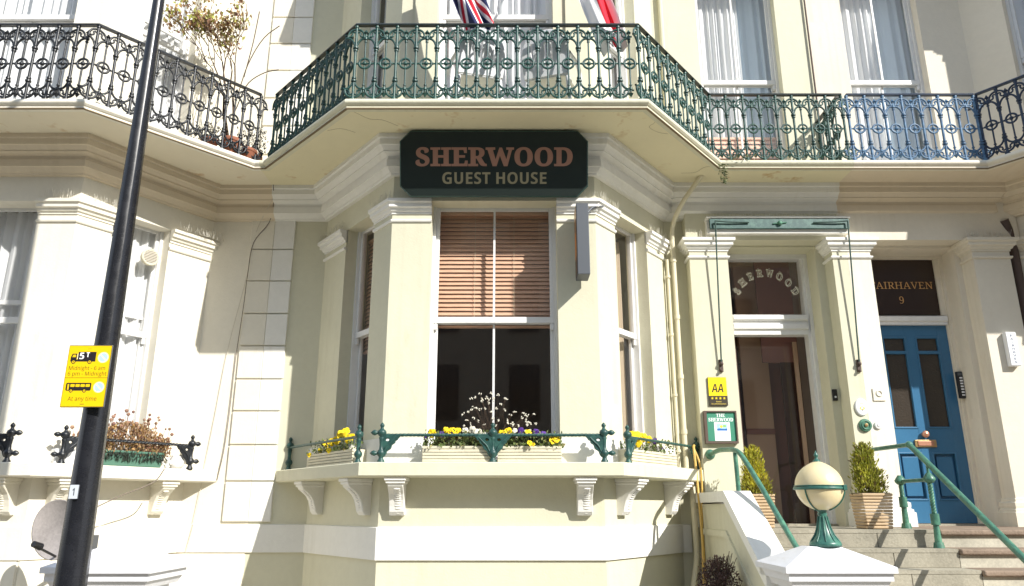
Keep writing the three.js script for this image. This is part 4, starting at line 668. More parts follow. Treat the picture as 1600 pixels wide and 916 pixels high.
// ---------------------------------------------------------------- steps, stair wall, piers, globe lamp, handrails
{
  const t = thing('entrance_steps', 'flight of grey stone steps up to both front doors', 'steps', [3.9, 0, 2.2]), N = 9, rise = 1.412 / N, tread = 0.27;
  for (let i = 0; i < N; i++) {
    const y1 = 1.412 - i * rise, z1 = 1.3 + i * tread, zb = i ? z1 - tread - 0.02 : -0.35;
    for (let k = 0; k < 3; k++) { const a = 2.26 + k * 0.56 + (i % 2 ? 0.0 : 0.0), b = k === 2 ? 3.94 + i * 0.015 : a + 0.555; part('stone_tile', rbx(a, b, y1 - rise + 0.001, y1 - 0.03, z1 - 0.04, z1 - 0.004, 0.003), M.stone, t); }
    part('tread', [bx(2.26, 3.94 + i * 0.015, y1 - 0.03, y1, zb, z1), bx(2.26, 5.9, Math.max(0, y1 - rise - 0.3), y1 - 0.032, zb, z1 - 0.045)], M.stone, t);
    part('tread_nosing', [rbx(3.945 + i * 0.015, 5.9, y1 - 0.052, y1 + 0.002, zb, z1 + 0.035, 0.02)], M.nosing, t);
    part('riser', [bx(3.945 + i * 0.015, 5.9, y1 - rise, y1 - 0.05, z1 - 0.05, z1 - 0.005)], M.riser, t);
  }
  const e = thing('stair_wall', 'white sloping stair wall with broad coping left of the steps', 'wall', [2.1, 0, 1.6]);
  const prof = [[0.19, 1.745], [1.3, 1.745], [2.35, 1.08], [2.35, 0], [0.19, 0]], sh = (q, x0, x1) => new THREE.ExtrudeGeometry(new THREE.Shape(q.map(([z, y]) => new THREE.Vector2(-z, y))), { depth: x1 - x0, bevelEnabled: false }).rotateY(Math.PI / 2).translate(x0, 0, 0);
  part('wall_body', sh(prof.map(([z, y]) => [z, y > 0.1 ? y - 0.1 : y]), 2.02, 2.22), M.cream, e);
  part('coping', sh([[0.19, 1.76], [1.31, 1.76], [2.36, 1.095], [2.36, 0.99], [1.285, 1.66], [0.19, 1.66]], 1.98, 2.235), M.white, e);
  part('panel_moulding', [sh([[0.3, 1.40], [1.20, 1.40], [2.2, 0.76], [2.2, 0.70], [1.185, 1.34], [0.3, 1.34]], 2.0, 2.03)], M.cream, e);
  // gate piers
  function pier(label, x0, x1, z0, z1) {
    const cx = (x0 + x1) / 2, cz = (z0 + z1) / 2, p = thing('gate_pier', label, 'pier', [cx, 0, cz]);
    const s = 0.11, sq = (o) => [[x0 + o, z0 + o], [x0 + o, z1 - o], [x1 - o, z1 - o], [x1 - o, z0 + o]];
    part('shaft', prism(sq(s), 0, 1.06), M.pierwhite, p);
    const ring = (o0, y0, o1, y1) => { const g = new THREE.CylinderGeometry(1, 1, 1, 4, 1).rotateY(Math.PI / 4), q = g.attributes.position; for (let i = 0; i < q.count; i++) { const up = q.getY(i) > 0, o = up ? o1 : o0, c = Math.abs(q.getX(i)) + Math.abs(q.getZ(i)) > 0.1 ? 1 : 0; q.setXYZ(i, cx + Math.sign(Math.round(q.getX(i) * 10)) * c * ((x1 - x0) / 2 - o), up ? y1 : y0, cz + Math.sign(Math.round(q.getZ(i) * 10)) * c * ((z1 - z0) / 2 - o)); } const n = g.toNonIndexed(); n.computeVertexNormals(); return n; };
    const c = part('cap', [ring(0, 1.155, 0, 1.195), ring(0.025, 1.10, 0.025, 1.154), ring(0.065, 1.045, 0.04, 1.10)], M.pierwhite, p);
    part('cap_top', ring(0, 1.1955, (x1 - x0) / 2 - 0.12, 1.325), M.pierwhite, c);
  }
  pier('white gate pier carrying the globe lamp by the steps', 1.955, 2.755, 2.2, 2.9);
  pier('white gate pier at the lower left behind the lamp post', -3.37, -2.575, 2.2, 2.9);
  // globe lamp
  const L = thing('globe_lamp', 'cream globe lamp on a flared green base on the right pier', 'lamp', [2.39, 1.325, 2.55]), x = 2.395, z = 2.55;
  part('lamp_base', lathe([[0, 0], [0.115, 0], [0.118, 0.018], [0.112, 0.034], [0.095, 0.05], [0.07, 0.085], [0.05, 0.135], [0.037, 0.19], [0.03, 0.225], [0.038, 0.24], [0.03, 0.25], [0.045, 0.275], [0.055, 0.285], [0.03, 0.29], [0, 0.29]], x, 1.322, z, 28), M.lampgreen, L);
  each('base_rib', Array.from({ length: 10 }, (_, i) => { const a = i * Math.PI / 5, q = [[0.108, 0.036], [0.074, 0.085], [0.053, 0.135], [0.04, 0.19], [0.033, 0.222]]; return tube(q.map(([r, h]) => [x + Math.cos(a) * r, 1.322 + h, z + Math.sin(a) * r]), 0.006, 10, 5); }), M.lampgreen, L);
  part('globe', lathe(Array.from({ length: 25 }, (_, i) => { const a = -Math.PI / 2 + i * Math.PI / 24, k = i > 18 ? 1 + 0.10 * Math.pow((i - 18) / 6, 2) : 1; return [Math.max(0, 0.18 * Math.cos(a)), 0.18 * Math.sin(a) * k]; }), x, 1.765, z, 40), M.globe, L);
  part('globe_band', [new THREE.TorusGeometry(0.184, 0.012, 8, 40).rotateX(Math.PI / 2).translate(x, 1.752, z), new THREE.TorusGeometry(0.184, 0.005, 6, 40).rotateX(Math.PI / 2).translate(x, 1.77, z), rbx(x + 0.12, x + 0.15, 1.735, 1.775, z + 0.11, z + 0.16, 0.004)], M.lampgreen, L);
  each('globe_cradle', [0.55, 2.55, 4.1, 5.7].map((a) => tube(Array.from({ length: 7 }, (_, i) => { const b = -Math.PI / 2 + 0.3 + i * 0.2; return [x + Math.cos(a) * 0.185 * Math.cos(b), 1.765 + 0.185 * Math.sin(b), z + Math.sin(a) * 0.185 * Math.cos(b)]; }), 0.006, 10, 5)), M.lampgreen, L);
  part('finial', lathe([[0.03, -0.005], [0.03, 0.005], [0.014, 0.015], [0.01, 0.03], [0.016, 0.038], [0.017, 0.05], [0.009, 0.065], [0, 0.085]], x, 1.958, z, 14), M.lampgreen, L);
  // handrails
  const h = thing('stair_handrail', 'green tubular handrail fixed to the left pilaster above the stair wall', 'handrail', [2.15, 1.76, 1.2]);
  part('tube_rail', [tube([[2.17, 2.17, 0.24], [2.165, 2.185, 0.55], [2.158, 2.165, 0.95], [2.152, 2.15, 1.14], [2.175, 2.115, 1.26], [2.25, 1.86, 1.48], [2.315, 1.55, 1.76], [2.385, 1.22, 2.06]], 0.024, 48, 10)], M.greenrail, h);
  part('rail_post', [tube([[2.16, 2.12, 1.17], [2.16, 2.0, 1.18], [2.163, 1.762, 1.18]], 0.022, 10, 10)], M.greenrail, h);
  part('wall_rose', [lathe([[0, 0.05], [0.03, 0.045], [0.05, 0.02], [0.055, 0]], 0, 0, 0, 18).rotateX(Math.PI / 2).translate(2.17, 2.17, 0.2)], M.greenrail, h);
  const r = thing('stair_handrail', 'green handrail with twisted balusters between the two flights', 'handrail', [3.88, 1.412, 1.1]), X = 3.88;
  part('tube_rail', [rod([X + 0.02, 2.215, 0.22], [X, 2.20, 1.13], 0.022, 10), rod([X, 2.20, 1.13], [X, 1.16, 2.68], 0.027, 10), ball(0.035, X, 2.20, 1.13)], M.greenrail, r);
  part('middle_rail', [rod([X, 1.86, 0.86], [X, 1.86, 1.36], 0.018, 8)], M.greenrail, r);
  for (const [z, y0, y1] of [[0.86, 1.412, 1.90], [1.40, 1.256, 2.04]]) {
    part('baluster', [cyl(0.055, 0.045, y0, y0 + 0.05, X, z, 4), cyl(0.032, 0.026, y0 + 0.05, y0 + 0.20, X, z, 8), cyl(0.04, 0.04, y0 + 0.20, y0 + 0.30, X, z, 8), lathe([[0.03, 0], [0.05, 0.02], [0.055, 0.04], [0.035, 0.07], [0.02, 0.09]], X, 1.83, z, 14), ...[0, 1, 2].map((k) => new THREE.TubeGeometry(new (class extends THREE.Curve { getPoint(u, q = V(0, 0, 0)) { const a = u * 22 + k * 2.094; return q.set(X + 0.011 * Math.sin(a), y0 + 0.3 + u * (1.83 - y0 - 0.3), z + 0.011 * Math.cos(a)); } })(), 60, 0.0125, 5)), cyl(0.014, 0.012, 1.9, y1, X, z, 8)], M.greenrail, r);
  }
}
// woven planters with conifers
{
  const planterW = (label, x, z, w0, w1, h) => {
    const t = thing('woven_planter', label, 'planter', [x, 1.412, z]), n = 11;
    for (let i = 0; i < n; i++) { const k = (i + 0.5) / n, w = (w0 + (w1 - w0) * k) / 2, y = 1.414 + h * i / n; part('woven_strand', rbx(x - w, x + w, y + 0.001, y + h / n - 0.002, z - w, z + w, 0.011), M.woven, t); }
    part('soil', bx(x - w1 / 2 + 0.02, x + w1 / 2 - 0.02, 1.414 + h - 0.02, 1.414 + h + 0.004, z - w1 / 2 + 0.02, z + w1 / 2 - 0.02), M.soil, t);
  };
  planterW('woven rectangular planter at the foot of the shared pilaster', 3.50, 1.0, 0.25, 0.30, 0.33);
  planterW('woven planter mostly hidden behind the stair wall', 2.50, 0.62, 0.25, 0.30, 0.33);
  const conifer = (label, x, z, y, h, r, lean, gold) => {
    const t = thing('conifer', label, 'shrub', [x, y, z]), it = [];
    const br = Array.from({ length: 54 }, () => { const v = Math.pow(rnd(), 0.8), a = rr(0, 6.28), R = r * (1 - Math.pow(v, 1.0)) * rr(0.6, 1.22) * (v < 0.12 ? 0.6 + v * 3.3 : 1); return [Math.cos(a) * R, v * h, Math.sin(a) * R, rr(0.035, 0.07)]; });
    for (let i = 0; i < 10; i++) br.push([rr(-0.012, 0.012), h * (0.8 + 0.045 * i), rr(-0.012, 0.012), 0.034 - 0.0024 * i]);
    for (const [bx_, by, bz, br_] of br) { const g = rr(0.55, 1.35), yel = gold * rr(0.5, 1.5); for (let k = 0; k < 125; k++) { const d = V(rr(-1, 1), rr(-1, 1), rr(-1, 1)).multiplyScalar(br_ * 1.15); it.push([x + bx_ * rr(0.55, 1) + d.x + lean * by, y + by + d.y * 1.5, z + bz * rr(0.55, 1) + d.z, rr(0.022, 0.05), rnd() < 0.07 ? shade([0.20, 0.12, 0.05], 0.4) : shade([(0.25 + 0.30 * yel) * g, (0.28 + 0.23 * yel) * g, 0.035 * g], 0.4), 0.16, [bx_ * 4 + d.x * 5, 1.2, bz * 4 + d.z * 5]]); } }
    part('foliage', leafGeo(it), M.leaf, t, { kind: 'stuff' });
    part('trunk', cyl(0.018, 0.008, y - 0.03, y + h * 0.7, x, z, 8), M.bark, t);
  };
  conifer('pointed green conifer in the planter by the shared pilaster', 3.50, 1.0, 1.74, 0.37, 0.14, -0.05, 0.45);
  conifer('yellow green conifer behind the handrail left of the brown doorway', 2.50, 0.62, 1.71, 0.40, 0.125, 0.0, 0.95);
}
// heather and pipes in the recess left of the stair wall
{
  const t = thing('heather_plant', 'dark reddish bushy plant in the shade at the foot of the stair wall', 'plant', [1.9, 0.9, 1.5]), it = [];
  for (let i = 0; i < 2600; i++) { const a = rr(0, 6.28), b = rr(-0.4, 1.5), R = Math.pow(rnd(), 0.4); it.push([1.80 + 0.20 * R * Math.cos(a) * Math.cos(b), 0.92 + 0.26 * R * Math.sin(b) + rr(-0.03, 0.03), 1.62 + 0.22 * R * Math.sin(a) * Math.cos(b), rr(0.015, 0.03), rnd() < 0.03 ? [0.4, 0.3, 0.26] : shade([0.075, 0.035, 0.03], 0.5), 0.3]); }
  part('foliage', leafGeo(it), M.leaf, t, { kind: 'stuff' });
  part('stem', Array.from({ length: 26 }, () => { const a = rr(0, 6.28), r = rr(0.05, 0.2); return tube([[1.8, 0.7, 1.62], [1.8 + r * 0.5 * Math.cos(a), 1.0, 1.62 + r * 0.5 * Math.sin(a)], [1.8 + r * Math.cos(a), rr(1.1, 1.24), 1.62 + r * Math.sin(a)]], 0.003, 6, 4); }), M.bark, t);
  part('pot', lathe([[0, 0], [0.14, 0], [0.19, 0.34], [0.2, 0.36], [0.18, 0.36], [0.16, 0.3], [0, 0.3]], 1.80, 0.38, 1.62, 20), M.terracotta, t);
  solo('plant_stand', 'plain grey plinth under the heather pot', 'plinth', bx(1.62, 1.96, 0.0, 0.38, 1.45, 1.8), M.stone);
  solo('garden_hose', 'yellow ochre hose looped over the guard rail end and hanging down', 'hose', [tube([[2.02, 2.27, 0.13], [1.985, 2.25, 0.24], [1.98, 2.02, 0.30], [1.975, 1.7, 0.36], [1.95, 1.3, 0.5], [1.91, 0.95, 0.62], [1.86, 0.4, 0.8]], 0.013, 60, 8), tube([[1.985, 2.26, 0.2], [2.03, 2.06, 0.28], [2.035, 1.8, 0.28], [2.01, 1.5, 0.3], [2.0, 0.9, 0.32], [2.0, 0.2, 0.34]], 0.012, 50, 8)], M.yellowhose);
  solo('waste_pipe', 'cream waste pipe bending down in the shaded recess by the stair wall', 'pipe', [tube([[1.96, 1.85, 0.16], [1.96, 1.4, 0.18], [1.95, 1.1, 0.2], [1.88, 0.85, 0.3], [1.80, 0.62, 0.4], [1.78, 0.3, 0.42]], 0.032, 40, 10)], M.pipe);
}

// ---------------------------------------------------------------- lamp post, parking plate
{
  const x = -2.86, z = 3.4, t = thing('lamp_post', 'tall black tapering octagonal lamp post at the left', 'lamp post', [x, 0, z]);
  part('column', [cyl(0.112, 0.030, 0, 6.6, x, z, 8).translate(-x, 0, -z).rotateY(Math.PI / 8 + 0.2).translate(x, 0, z)], M.postblack, t);
  part('column_base', [cyl(0.15, 0.145, 0, 0.5, x, z, 8)], M.postblack, t);
  part('lamp_arm', tube([[x, 6.55, z], [x, 7.1, z + 0.15], [x + 0.1, 7.35, z + 0.7], [x + 0.15, 7.4, z + 1.1]], 0.028, 20, 8), M.postblack, t);
  part('lantern', new RoundedBoxGeometry(0.22, 0.12, 0.5, 2, 0.05).translate(x + 0.17, 7.4, z + 1.3), M.grey, t);
  const zf = z + 0.115;
  const s = thing('parking_sign', 'yellow two panel loading restriction sign on the black lamp post', 'sign', [-2.9, 2.25, zf]);
  part('plate', rbx(-3.045, -2.745, 2.254, 2.682, zf, zf + 0.012, 0.005), M.grey, s);
  each('clip', [bx(-2.93, -2.80, 2.60, 2.63, z + 0.02, zf), bx(-2.93, -2.80, 2.32, 2.35, z + 0.02, zf)], M.grey, s);
  part('print', card(-3.042, -2.748, 2.257, 2.679, zf + 0.0135), print(canvasTex(720, 1032, (g, w, h) => {
    g.fillStyle = '#f2c900'; g.fillRect(0, 0, w, h); g.strokeStyle = '#4a3d10'; g.lineWidth = 7; g.strokeRect(5, 5, w - 10, h - 10); g.beginPath(); g.moveTo(0, 548); g.lineTo(w, 548); g.stroke();
    const K = '#241f22'; g.fillStyle = '#7a6a1a'; g.fillRect(326, 52, 14, 10); g.fillRect(356, 52, 14, 10); g.fillRect(322, 980, 70, 12);
    const wheel = (x, y, r) => { g.fillStyle = K; g.beginPath(); g.arc(x, y, r, 0, 7); g.fill(); g.fillStyle = '#f2c900'; g.beginPath(); g.arc(x, y, r * 0.62, 0, 7); g.fill(); g.fillStyle = K; g.beginPath(); g.arc(x, y, r * 0.25, 0, 7); g.fill(); };
    // lorry
    g.fillStyle = K; g.fillRect(170, 110, 300, 150); g.beginPath(); g.moveTo(50, 275); g.lineTo(50, 205); g.lineTo(72, 140); g.lineTo(150, 140); g.lineTo(150, 275); g.fill(); g.fillRect(50, 240, 420, 36); g.fillStyle = '#f2c900'; g.beginPath(); g.moveTo(74, 200); g.lineTo(88, 158); g.lineTo(132, 158); g.lineTo(132, 200); g.fill(); wheel(105, 280, 36); wheel(375, 280, 36);
    text(g, '5', 188, 232, 92, 112, 'bold # sans-serif', '#fff'); text(g, 'T', 302, 200, 62, 82, 'bold # sans-serif', '#fff'); g.fillStyle = '#fff'; g.fillRect(160, 140, 8, 90);
    const ban = (x, y, r) => { g.fillStyle = '#efe7c4'; g.beginPath(); g.arc(x, y, r, 0, 7); g.fill(); g.fillStyle = '#b6cfe2'; g.beginPath(); g.arc(x, y, r * 0.8, 0, 7); g.fill(); g.strokeStyle = '#e2e0c4'; g.lineWidth = r * 0.24; g.beginPath(); g.moveTo(x - r * 0.55, y - r * 0.55); g.lineTo(x + r * 0.55, y + r * 0.55); g.stroke(); };
    ban(595, 205, 92); ban(595, 705, 92);
    text(g, 'Midnight - 6 am', 40, 418, 620, 66, '# sans-serif', '#4a3a10'); text(g, '6 pm - Midnight', 40, 512, 650, 66, '# sans-serif', '#4a3a10');
    // bus
    g.fillStyle = K; g.beginPath(); g.roundRect(46, 632, 420, 132, 22); g.fill(); g.fillStyle = '#f2c900'; g.fillRect(72, 652, 26, 96); for (let i = 0; i < 4; i++) { g.beginPath(); g.roundRect(120 + i * 84, 654, 70, 46, 8); g.fill(); } wheel(140, 764, 32); wheel(360, 764, 32);
    text(g, 'At any time', 110, 930, 480, 70, '# sans-serif', '#4a3a10');
  })), s, { uv: true });
  const n = thing('number_tag', 'small pale square tag with the number 1 on the lamp post', 'tag', [x, 1.67, z]);
  part('plate', bx(-2.90, -2.842, 1.662, 1.75, z + 0.095, z + 0.105), M.grey, n);
  part('print', card(-2.90, -2.842, 1.662, 1.75, z + 0.1065), print(canvasTex(128, 192, (g, w, h) => { g.fillStyle = '#cdd3da'; g.fillRect(0, 0, w, h); text(g, '1', 40, 148, 46, 104, 'bold # sans-serif', '#20242c'); })), n, { uv: true });
}
// ---------------------------------------------------------------- satellite dish, vent, cables
{
  const R = new THREE.Matrix4().makeRotationFromEuler(new THREE.Euler(0.05, -0.25, 0)).setPosition(-3.86, 1.43, 1.86), T = (g) => g.applyMatrix4(R);
  const t = thing('satellite_dish', 'grey satellite dish partly hidden behind the lamp post', 'satellite dish', [-3.86, 1.43, 1.8]);
  part('reflector', T(lathe(Array.from({ length: 12 }, (_, i) => [0.24 * i / 11, 0.05 * (i / 11) ** 2]).concat([[0.248, 0.055], [0.248, 0.045], [0.12, 0.0], [0, -0.012]]), 0, 0, 0, 40).rotateX(Math.PI / 2)), mat(0.55, 0.50, 0.48, 0.55, { map: texStone }), t);
  each('feed_arm', [T(rod([0.02, -0.22, 0.03], [0.10, -0.12, 0.30], 0.010)), T(new THREE.CylinderGeometry(0.025, 0.03, 0.08, 12).rotateX(1.2).translate(0.10, -0.10, 0.32))], M.black, t);
  part('wall_bracket', [rod([-3.86, 1.40, 1.84], [-3.98, 1.30, 1.30], 0.018), rbx(-4.04, -3.92, 1.2, 1.36, 1.10, 1.32, 0.005)], M.grey, t);
  const m2 = (p) => [2 * AX_L - p[0], p[1]], q = [m2(WIN.l1), m2(WIN.l0)], { m: F } = faceMatrix(q[0], q[1], 0), ll = Math.hypot(q[1][0] - q[0][0], q[1][1] - q[0][1]);
  const v = thing('extractor_vent', 'round cream extractor vent in the pane of the left house side window', 'vent', [-3.95, 4.3, 0.55]);
  const vx = ll * 0.70, vy = 4.34, vz = -0.14; // on the upper pane
  part('vent_rim', [new THREE.TorusGeometry(0.088, 0.014, 8, 28).translate(vx, vy, vz).applyMatrix4(F), new THREE.CylinderGeometry(0.088, 0.088, 0.05, 24).rotateX(Math.PI / 2).translate(vx, vy, vz - 0.03).applyMatrix4(F)], M.box, v);
  for (let i = -4; i <= 4; i++) { const w = Math.sqrt(0.085 ** 2 - (i * 0.018) ** 2); part('louvre', bx(vx - w, vx + w, vy + i * 0.018 - 0.005, vy + i * 0.018 + 0.004, vz - 0.006, vz + 0.012).applyMatrix4(F), M.paleWire, v); }
  const cable = (label, pts, r, m = M.wire) => solo('wall_cable', label, 'cable', tube(pts, r, 60, 5), m);
  cable('dark cable running down from the balcony joint along the quoin blocks', [[-2.86, 5.33, 0.30], [-2.89, 5.15, 0.14], [-2.95, 4.95, 0.05], [-3.12, 4.7, 0.03], [-3.15, 4.3, 0.05], [-3.16, 3.9, 0.05], [-3.2, 3.3, 0.02], [-3.21, 2.6, 0.02], [-3.23, 2.2, 0.02], [-3.27, 1.9, 0.02]], 0.0045);
  cable('pale cable hanging in a long curve on the wall left of the quoin blocks', [[-2.88, 5.2, 0.2], [-3.1, 4.85, 0.03], [-3.18, 4.2, 0.02], [-3.3, 3.4, 0.02], [-3.37, 2.6, 0.02], [-3.42, 2.0, 0.03], [-3.46, 1.5, 0.04], [-3.5, 1.16, 0.06]], 0.0032, M.paleWire);
  cable('thin cable slanting from the sill trough across to the lamp post', [[-3.55, 1.99, 0.72], [-3.60, 1.87, 0.78], [-3.82, 1.72, 1.0], [-4.0, 1.58, 1.2], [-4.1, 1.5, 1.3]], 0.006);
}
// ---------------------------------------------------------------- things on the balconies
{
  // left balcony: tree in a pot and clay pots
  const pot = (label, x, z, r, tilt = 0) => solo('terracotta_pot', label, 'pot', lathe([[0, 0], [r * 0.7, 0], [r, 1.6 * r], [r * 1.08, 1.6 * r], [r * 1.08, 1.95 * r], [r * 0.95, 1.95 * r], [r * 0.85, 1.5 * r], [0, 1.5 * r]], 0, 0, 0, 22).rotateZ(tilt).translate(x, FLOOR1 + 0.004 + Math.abs(tilt) * r * 0.75, z), M.terracotta);
  const tree = (() => {
    const x = -3.22, z = 0.78, y = FLOOR1 + 0.26, t = thing('potted_tree', 'spindly shrub with sparse yellow brown leaves on the left balcony', 'shrub', [x, FLOOR1, z]), stems = [], it = [];
    const grow = (p, d, l, r, k) => {
      const q = p.clone().addScaledVector(d, l), mid = p.clone().addScaledVector(d, l * 0.5).add(V(rr(-0.03, 0.03), rr(-0.02, 0.02), rr(-0.03, 0.03)));
      stems.push(tube([p.toArray(), mid.toArray(), q.toArray()], r, 6, 5));
      if (k <= 0) { const left = q.x < x + 0.02, n = left ? 16 : 2; for (let i = 0; i < n; i++) it.push([q.x + rr(-0.09, 0.09), q.y + rr(-0.11, 0.07), q.z + rr(-0.08, 0.08), rr(0.035, 0.07), rnd() < 0.3 ? shade([0.46, 0.46, 0.12], 0.3) : rnd() < 0.5 ? shade([0.46, 0.30, 0.13], 0.3) : shade([0.24, 0.12, 0.07], 0.4), 0.32]); return; }
      const n = k > 2 ? 2 : 2 + (rnd() < 0.6); for (let i = 0; i < n; i++) grow(q, d.clone().add(V(rr(-0.55, 0.36), rr(0, 0.45), rr(-0.4, 0.4))).normalize(), l * rr(0.62, 0.88), r * 0.66, k - 1);
    };
    for (const [dx, dz] of [[-0.05, 0], [-0.16, 0.05], [-0.10, 0.1]]) grow(V(x + dx * 0.3, y, z + dz * 0.3), V(dx, 1, dz).normalize(), 0.52, 0.013, 4);
    stems.push(tube([[x, y + 0.35, z], [x + 0.12, y + 0.72, z], [x + 0.30, y + 0.86, z], [x + 0.46, y + 0.90, z]], 0.006, 14, 5), tube([[x, y + 0.5, z], [x + 0.10, y + 1.0, z], [x + 0.26, y + 1.35, z], [x + 0.42, y + 1.5, z]], 0.006, 14, 5), tube([[x + 0.06, y + 0.8, z], [x + 0.14, y + 1.2, z + 0.05], [x + 0.16, y + 1.7, z]], 0.006, 14, 5)); part('branch', stems, M.bark, t); part('foliage', leafGeo(it), M.leaf, t, { kind: 'stuff' });
    part('pot', lathe([[0, 0], [0.07, 0], [0.10, 0.20], [0.11, 0.20], [0.11, 0.24], [0.095, 0.24], [0.08, 0.2], [0, 0.2]], x, FLOOR1 + 0.004, z, 22), M.terracotta, t);
  })();
  pot('terracotta pot nearest the left of the balcony shrub, behind black railing', -3.42, 0.90, 0.09);
  pot('terracotta pot right of the balcony shrub near the railing corner', -3.08, 0.66, 0.085, -0.2);
  pot('small tilted terracotta pot at the corner between the two balconies', -2.965, 0.50, 0.07, 0.5);
  const weed = (label, x, y, z, n, w, h, c, down = 0) => { const it = []; for (let i = 0; i < n; i++) { const v = rnd(); it.push([x + rr(-w, w) * (down ? 1 - v * 0.6 : 1), y + (down ? -v * h : v * h), z + rr(-w, w) * 0.7, rr(0.02, 0.045), shade(c, 0.5), 0.22, down ? [rr(-1, 1), -1, 1] : [rr(-0.8, 0.8), 1, rr(-0.8, 0.8)]]); } const t = thing('weed', label, 'plant', [x, y, z]); part('foliage', leafGeo(it), M.leaf, t, { kind: 'stuff' }); return t; };
  weed('dark dry plant in the pot right of the balcony shrub', -3.05, FLOOR1 + 0.15, 0.64, 420, 0.16, 0.30, [0.03, 0.03, 0.02]);
  weed('dark dry plant in the pot left of the balcony shrub', -3.46, FLOOR1 + 0.16, 0.86, 300, 0.13, 0.22, [0.04, 0.035, 0.02]);
  weed('green weed trailing from the right corner of the green balcony', 2.39, 5.37, 0.79, 170, 0.055, 0.24, [0.12, 0.15, 0.05], 1);
  weed('tuft of weed growing along the balcony edge right of the green corner', 2.62, 5.43, 0.74, 90, 0.12, 0.04, [0.14, 0.14, 0.06]);
  // white plastic armchairs
  const chairG = (label, x, z, turn, lean) => {
    const t = thing('plastic_chair', label, 'chair', [x, FLOOR1, z]); t.rotation.y = turn;
    const P = (n, g) => { const gs = [].concat(g).map(prep); gs.forEach((q) => q.deleteAttribute('uv')); const q = mergeGeometries(gs); boxUV(q); shared(n, q, M.plastic, t, 0, 0, 0); };
    P('seat', new RoundedBoxGeometry(0.46, 0.03, 0.44, 2, 0.014).translate(0, 0.42, 0));
    const sh = new THREE.Shape(); sh.moveTo(-0.23, 0); sh.lineTo(0.23, 0); sh.bezierCurveTo(0.27, 0.25, 0.24, 0.42, 0.10, 0.47); sh.bezierCurveTo(0.04, 0.49, -0.04, 0.49, -0.10, 0.47); sh.bezierCurveTo(-0.24, 0.42, -0.27, 0.25, -0.23, 0);
    for (const k of [-0.13, -0.065, 0, 0.065, 0.13]) { const hole = new THREE.Path(); hole.moveTo(k - 0.014, 0.08); hole.lineTo(k + 0.014, 0.08); hole.lineTo(k * 1.1 + 0.014, 0.36); hole.lineTo(k * 1.1 - 0.014, 0.36); sh.holes.push(hole); }
    P('backrest', new THREE.ExtrudeGeometry(sh, { depth: 0.022, bevelEnabled: true, bevelSize: 0.006, bevelThickness: 0.006, bevelSegments: 1 }).rotateX(-0.2 * lean).translate(0, 0.43, 0.20));
    for (const s of [-1, 1]) { P('armrest', [tube([[s * 0.24, 0.66, 0.22], [s * 0.27, 0.66, 0.0], [s * 0.26, 0.64, -0.2], [s * 0.25, 0.42, -0.22]], 0.022, 20, 8)]); for (const q of [-1, 1]) P('leg', [rod([s * 0.21, 0.42, q * 0.19], [s * 0.25, 0, q * 0.24], 0.022)]); }
  };
  chairG('white plastic armchair with rounded back turned to the railing, left one', -0.38, 1.62, 0.25, -1);
  chairG('white plastic armchair with slatted back beside the other balcony chair', 0.42, 1.60, -0.3, -1);
  // flags hanging from short poles
  const cloth = (name, label, top, bot, w0, w1, folds, tex, pole) => {
    const nx = 40, ny = 24, g = new THREE.PlaneGeometry(1, 1, nx, ny), p = g.attributes.position;
    for (let i = 0; i < p.count; i++) { const u = p.getX(i), v = 0.5 - p.getY(i), w = w0 + (w1 - w0) * v, k = u * folds * 6.28; p.setXYZ(i, top[0] + (bot[0] - top[0]) * v + u * w + 0.012 * Math.sin(v * 7 + u * 4), top[1] + (bot[1] - top[1]) * v - Math.abs(u) * 0.10 * v + 0.05 * u * v, top[2] + (bot[2] - top[2]) * v + 0.05 * Math.sin(k + v * 3) + 0.02 * Math.sin(k * 2.1)); }
    g.computeVertexNormals();
    const t = thing(name, label, 'flag', [top[0], top[1], top[2]]);
    part('cloth', g, new THREE.MeshStandardMaterial({ map: tex, roughness: 0.85, side: THREE.DoubleSide }), t, { uv: true });
    each('flag_pole', [rod(pole[0], pole[1], 0.014)], M.plastic, t);
  };
  const uj = canvasTex(400, 240, (g, w, h) => { g.fillStyle = '#1d2350'; g.fillRect(0, 0, w, h); const ln = (c, l, a) => { g.strokeStyle = c; g.lineWidth = l; g.beginPath(); for (const [x0, y0, x1, y1] of a) { g.moveTo(x0, y0); g.lineTo(x1, y1); } g.stroke(); }; const d = [[0, 0, w, h], [w, 0, 0, h]], c = [[w / 2, 0, w / 2, h], [0, h / 2, w, h / 2]]; ln('#f2f0ee', 48, d); ln('#d21f34', 18, d); ln('#f2f0ee', 80, c); ln('#d21f34', 48, c); });
  cloth('union_flag', 'furled red white and blue flag hanging at the top above the sign', [-0.80, 7.6, 1.95], [-0.31, 6.36, 1.93], 0.50, 0.26, 1.6, uj, [[-0.84, 7.7, 1.95], [-0.80, 8.3, 1.35]]);
  const sg = canvasTex(400, 240, (g, w, h) => { g.fillStyle = '#f4f2f0'; g.fillRect(0, 0, w, h); g.fillStyle = '#dc2438'; g.fillRect(w / 2 - 10, 0, 150, h * 0.84); g.fillRect(w * 0.42, h * 0.92, w * 0.2, h * 0.08); });
  cloth('red_white_flag', 'red and white flag hanging at the top right of the green balcony', [0.60, 7.6, 1.93], [1.06, 6.12, 1.92], 0.50, 0.22, 1.3, sg, [[0.56, 7.7, 1.93], [0.56, 8.4, 1.35]]);
}
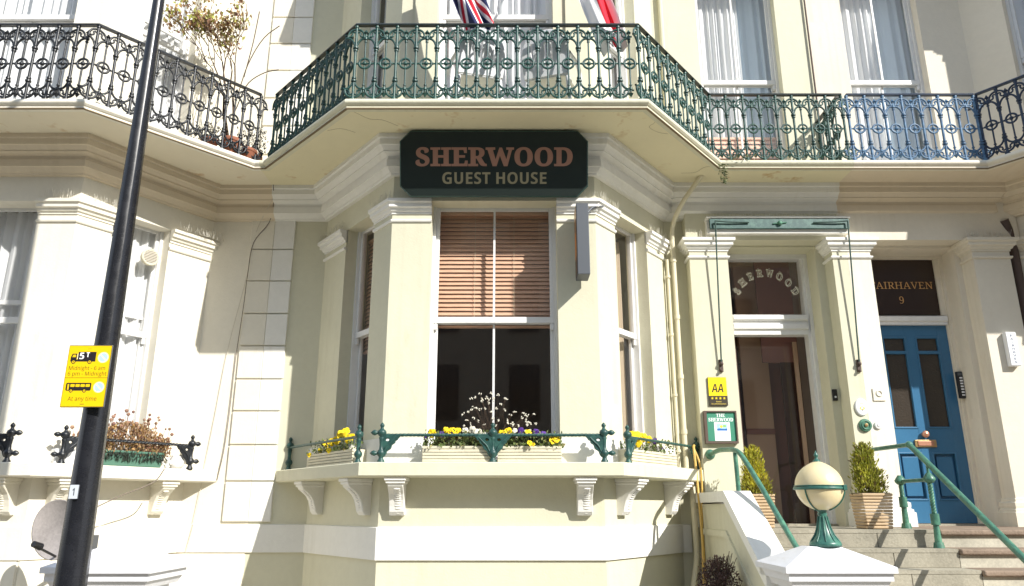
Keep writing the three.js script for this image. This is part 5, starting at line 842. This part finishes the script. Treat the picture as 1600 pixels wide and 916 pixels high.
// ---------------------------------------------------------------- bird spikes
{
  const spikes = (label, runs) => {
    const g = []; for (const [a, b, y, n] of runs) for (let i = 0; i < n; i++) { const q = lerp2(a, b, rnd()); g.push(rod([q[0], y, q[1]], [q[0] + rr(-0.035, 0.035), y + rr(0.06, 0.11), q[1] + rr(-0.03, 0.05)], 0.0014, 3)); }
    const m = part(numbered('bird_spikes'), g, M.spike, null, { kind: 'stuff' }); m.userData.label = label; m.userData.category = 'bird spikes';
  };
  const o = (a, b, d) => offset([a, b], d);
  spikes('thin bird spikes on the capitals of the cream bay', [[...o([0.46, 1.3], C1, 0.05), 4.70, 34], [...o(C1, WIN.r0, 0.05), 4.70, 40], [...o(WIN.r1, W1, 0.05), 4.70, 44], [...o(WIN.l1, C0, 0.05), 4.70, 40], [...o(W0, WIN.l0, 0.05), 4.70, 44], [[0.48, 1.33], [0.62, 1.33], 3.99, 0]]);
  spikes('thin bird spikes along the awning and door pilaster tops', [[[2.33, 0.22], [3.98, 0.22], 4.925, 150], [[2.03, 0.24], [2.33, 0.24], 4.675, 26], [[3.99, 0.1], [4.28, 0.1], 4.675, 22], [[5.4, 0.2], [5.92, 0.2], 4.675, 60]]);
  const m2 = (p) => [2 * AX_L - p[0], p[1]];
  spikes('thin bird spikes on the capitals of the off white bay', [[m2(offset([W0, WIN.l0], 0.05)[0]), m2(offset([W0, WIN.l0], 0.05)[1]), 4.70, 50], [m2(offset([WIN.l1, C0], 0.05)[0]), m2(offset([WIN.l1, C0], 0.05)[1]), 4.70, 50], [m2([-1.2, 1.35]), m2([-0.84, 1.35]), 4.70, 30]]);
}
// ---------------------------------------------------------------- houses across the street, seen only in reflections
{
  const t = thing('terrace_building', 'shaded terrace across the street mirrored in the lower window panes', 'building', [0, 0, 22]);
  part('wall', bx(-30, 30, 0, 14, 22, 30), M.oppo, t); part('roof', prism([[-30, 21.6], [30, 21.6], [30, 30], [-30, 30]].reverse(), 14, 14.3), M.slate, t);
  for (let x = -28; x < 28; x += 3.1) for (const y of [1.2, 4.8, 8.2, 11.8]) part('window', bx(x, x + 1.15, y, y + 2.1, 21.93, 22.02), M.oppoglass, t);
}
renderer.render(scene, camera);
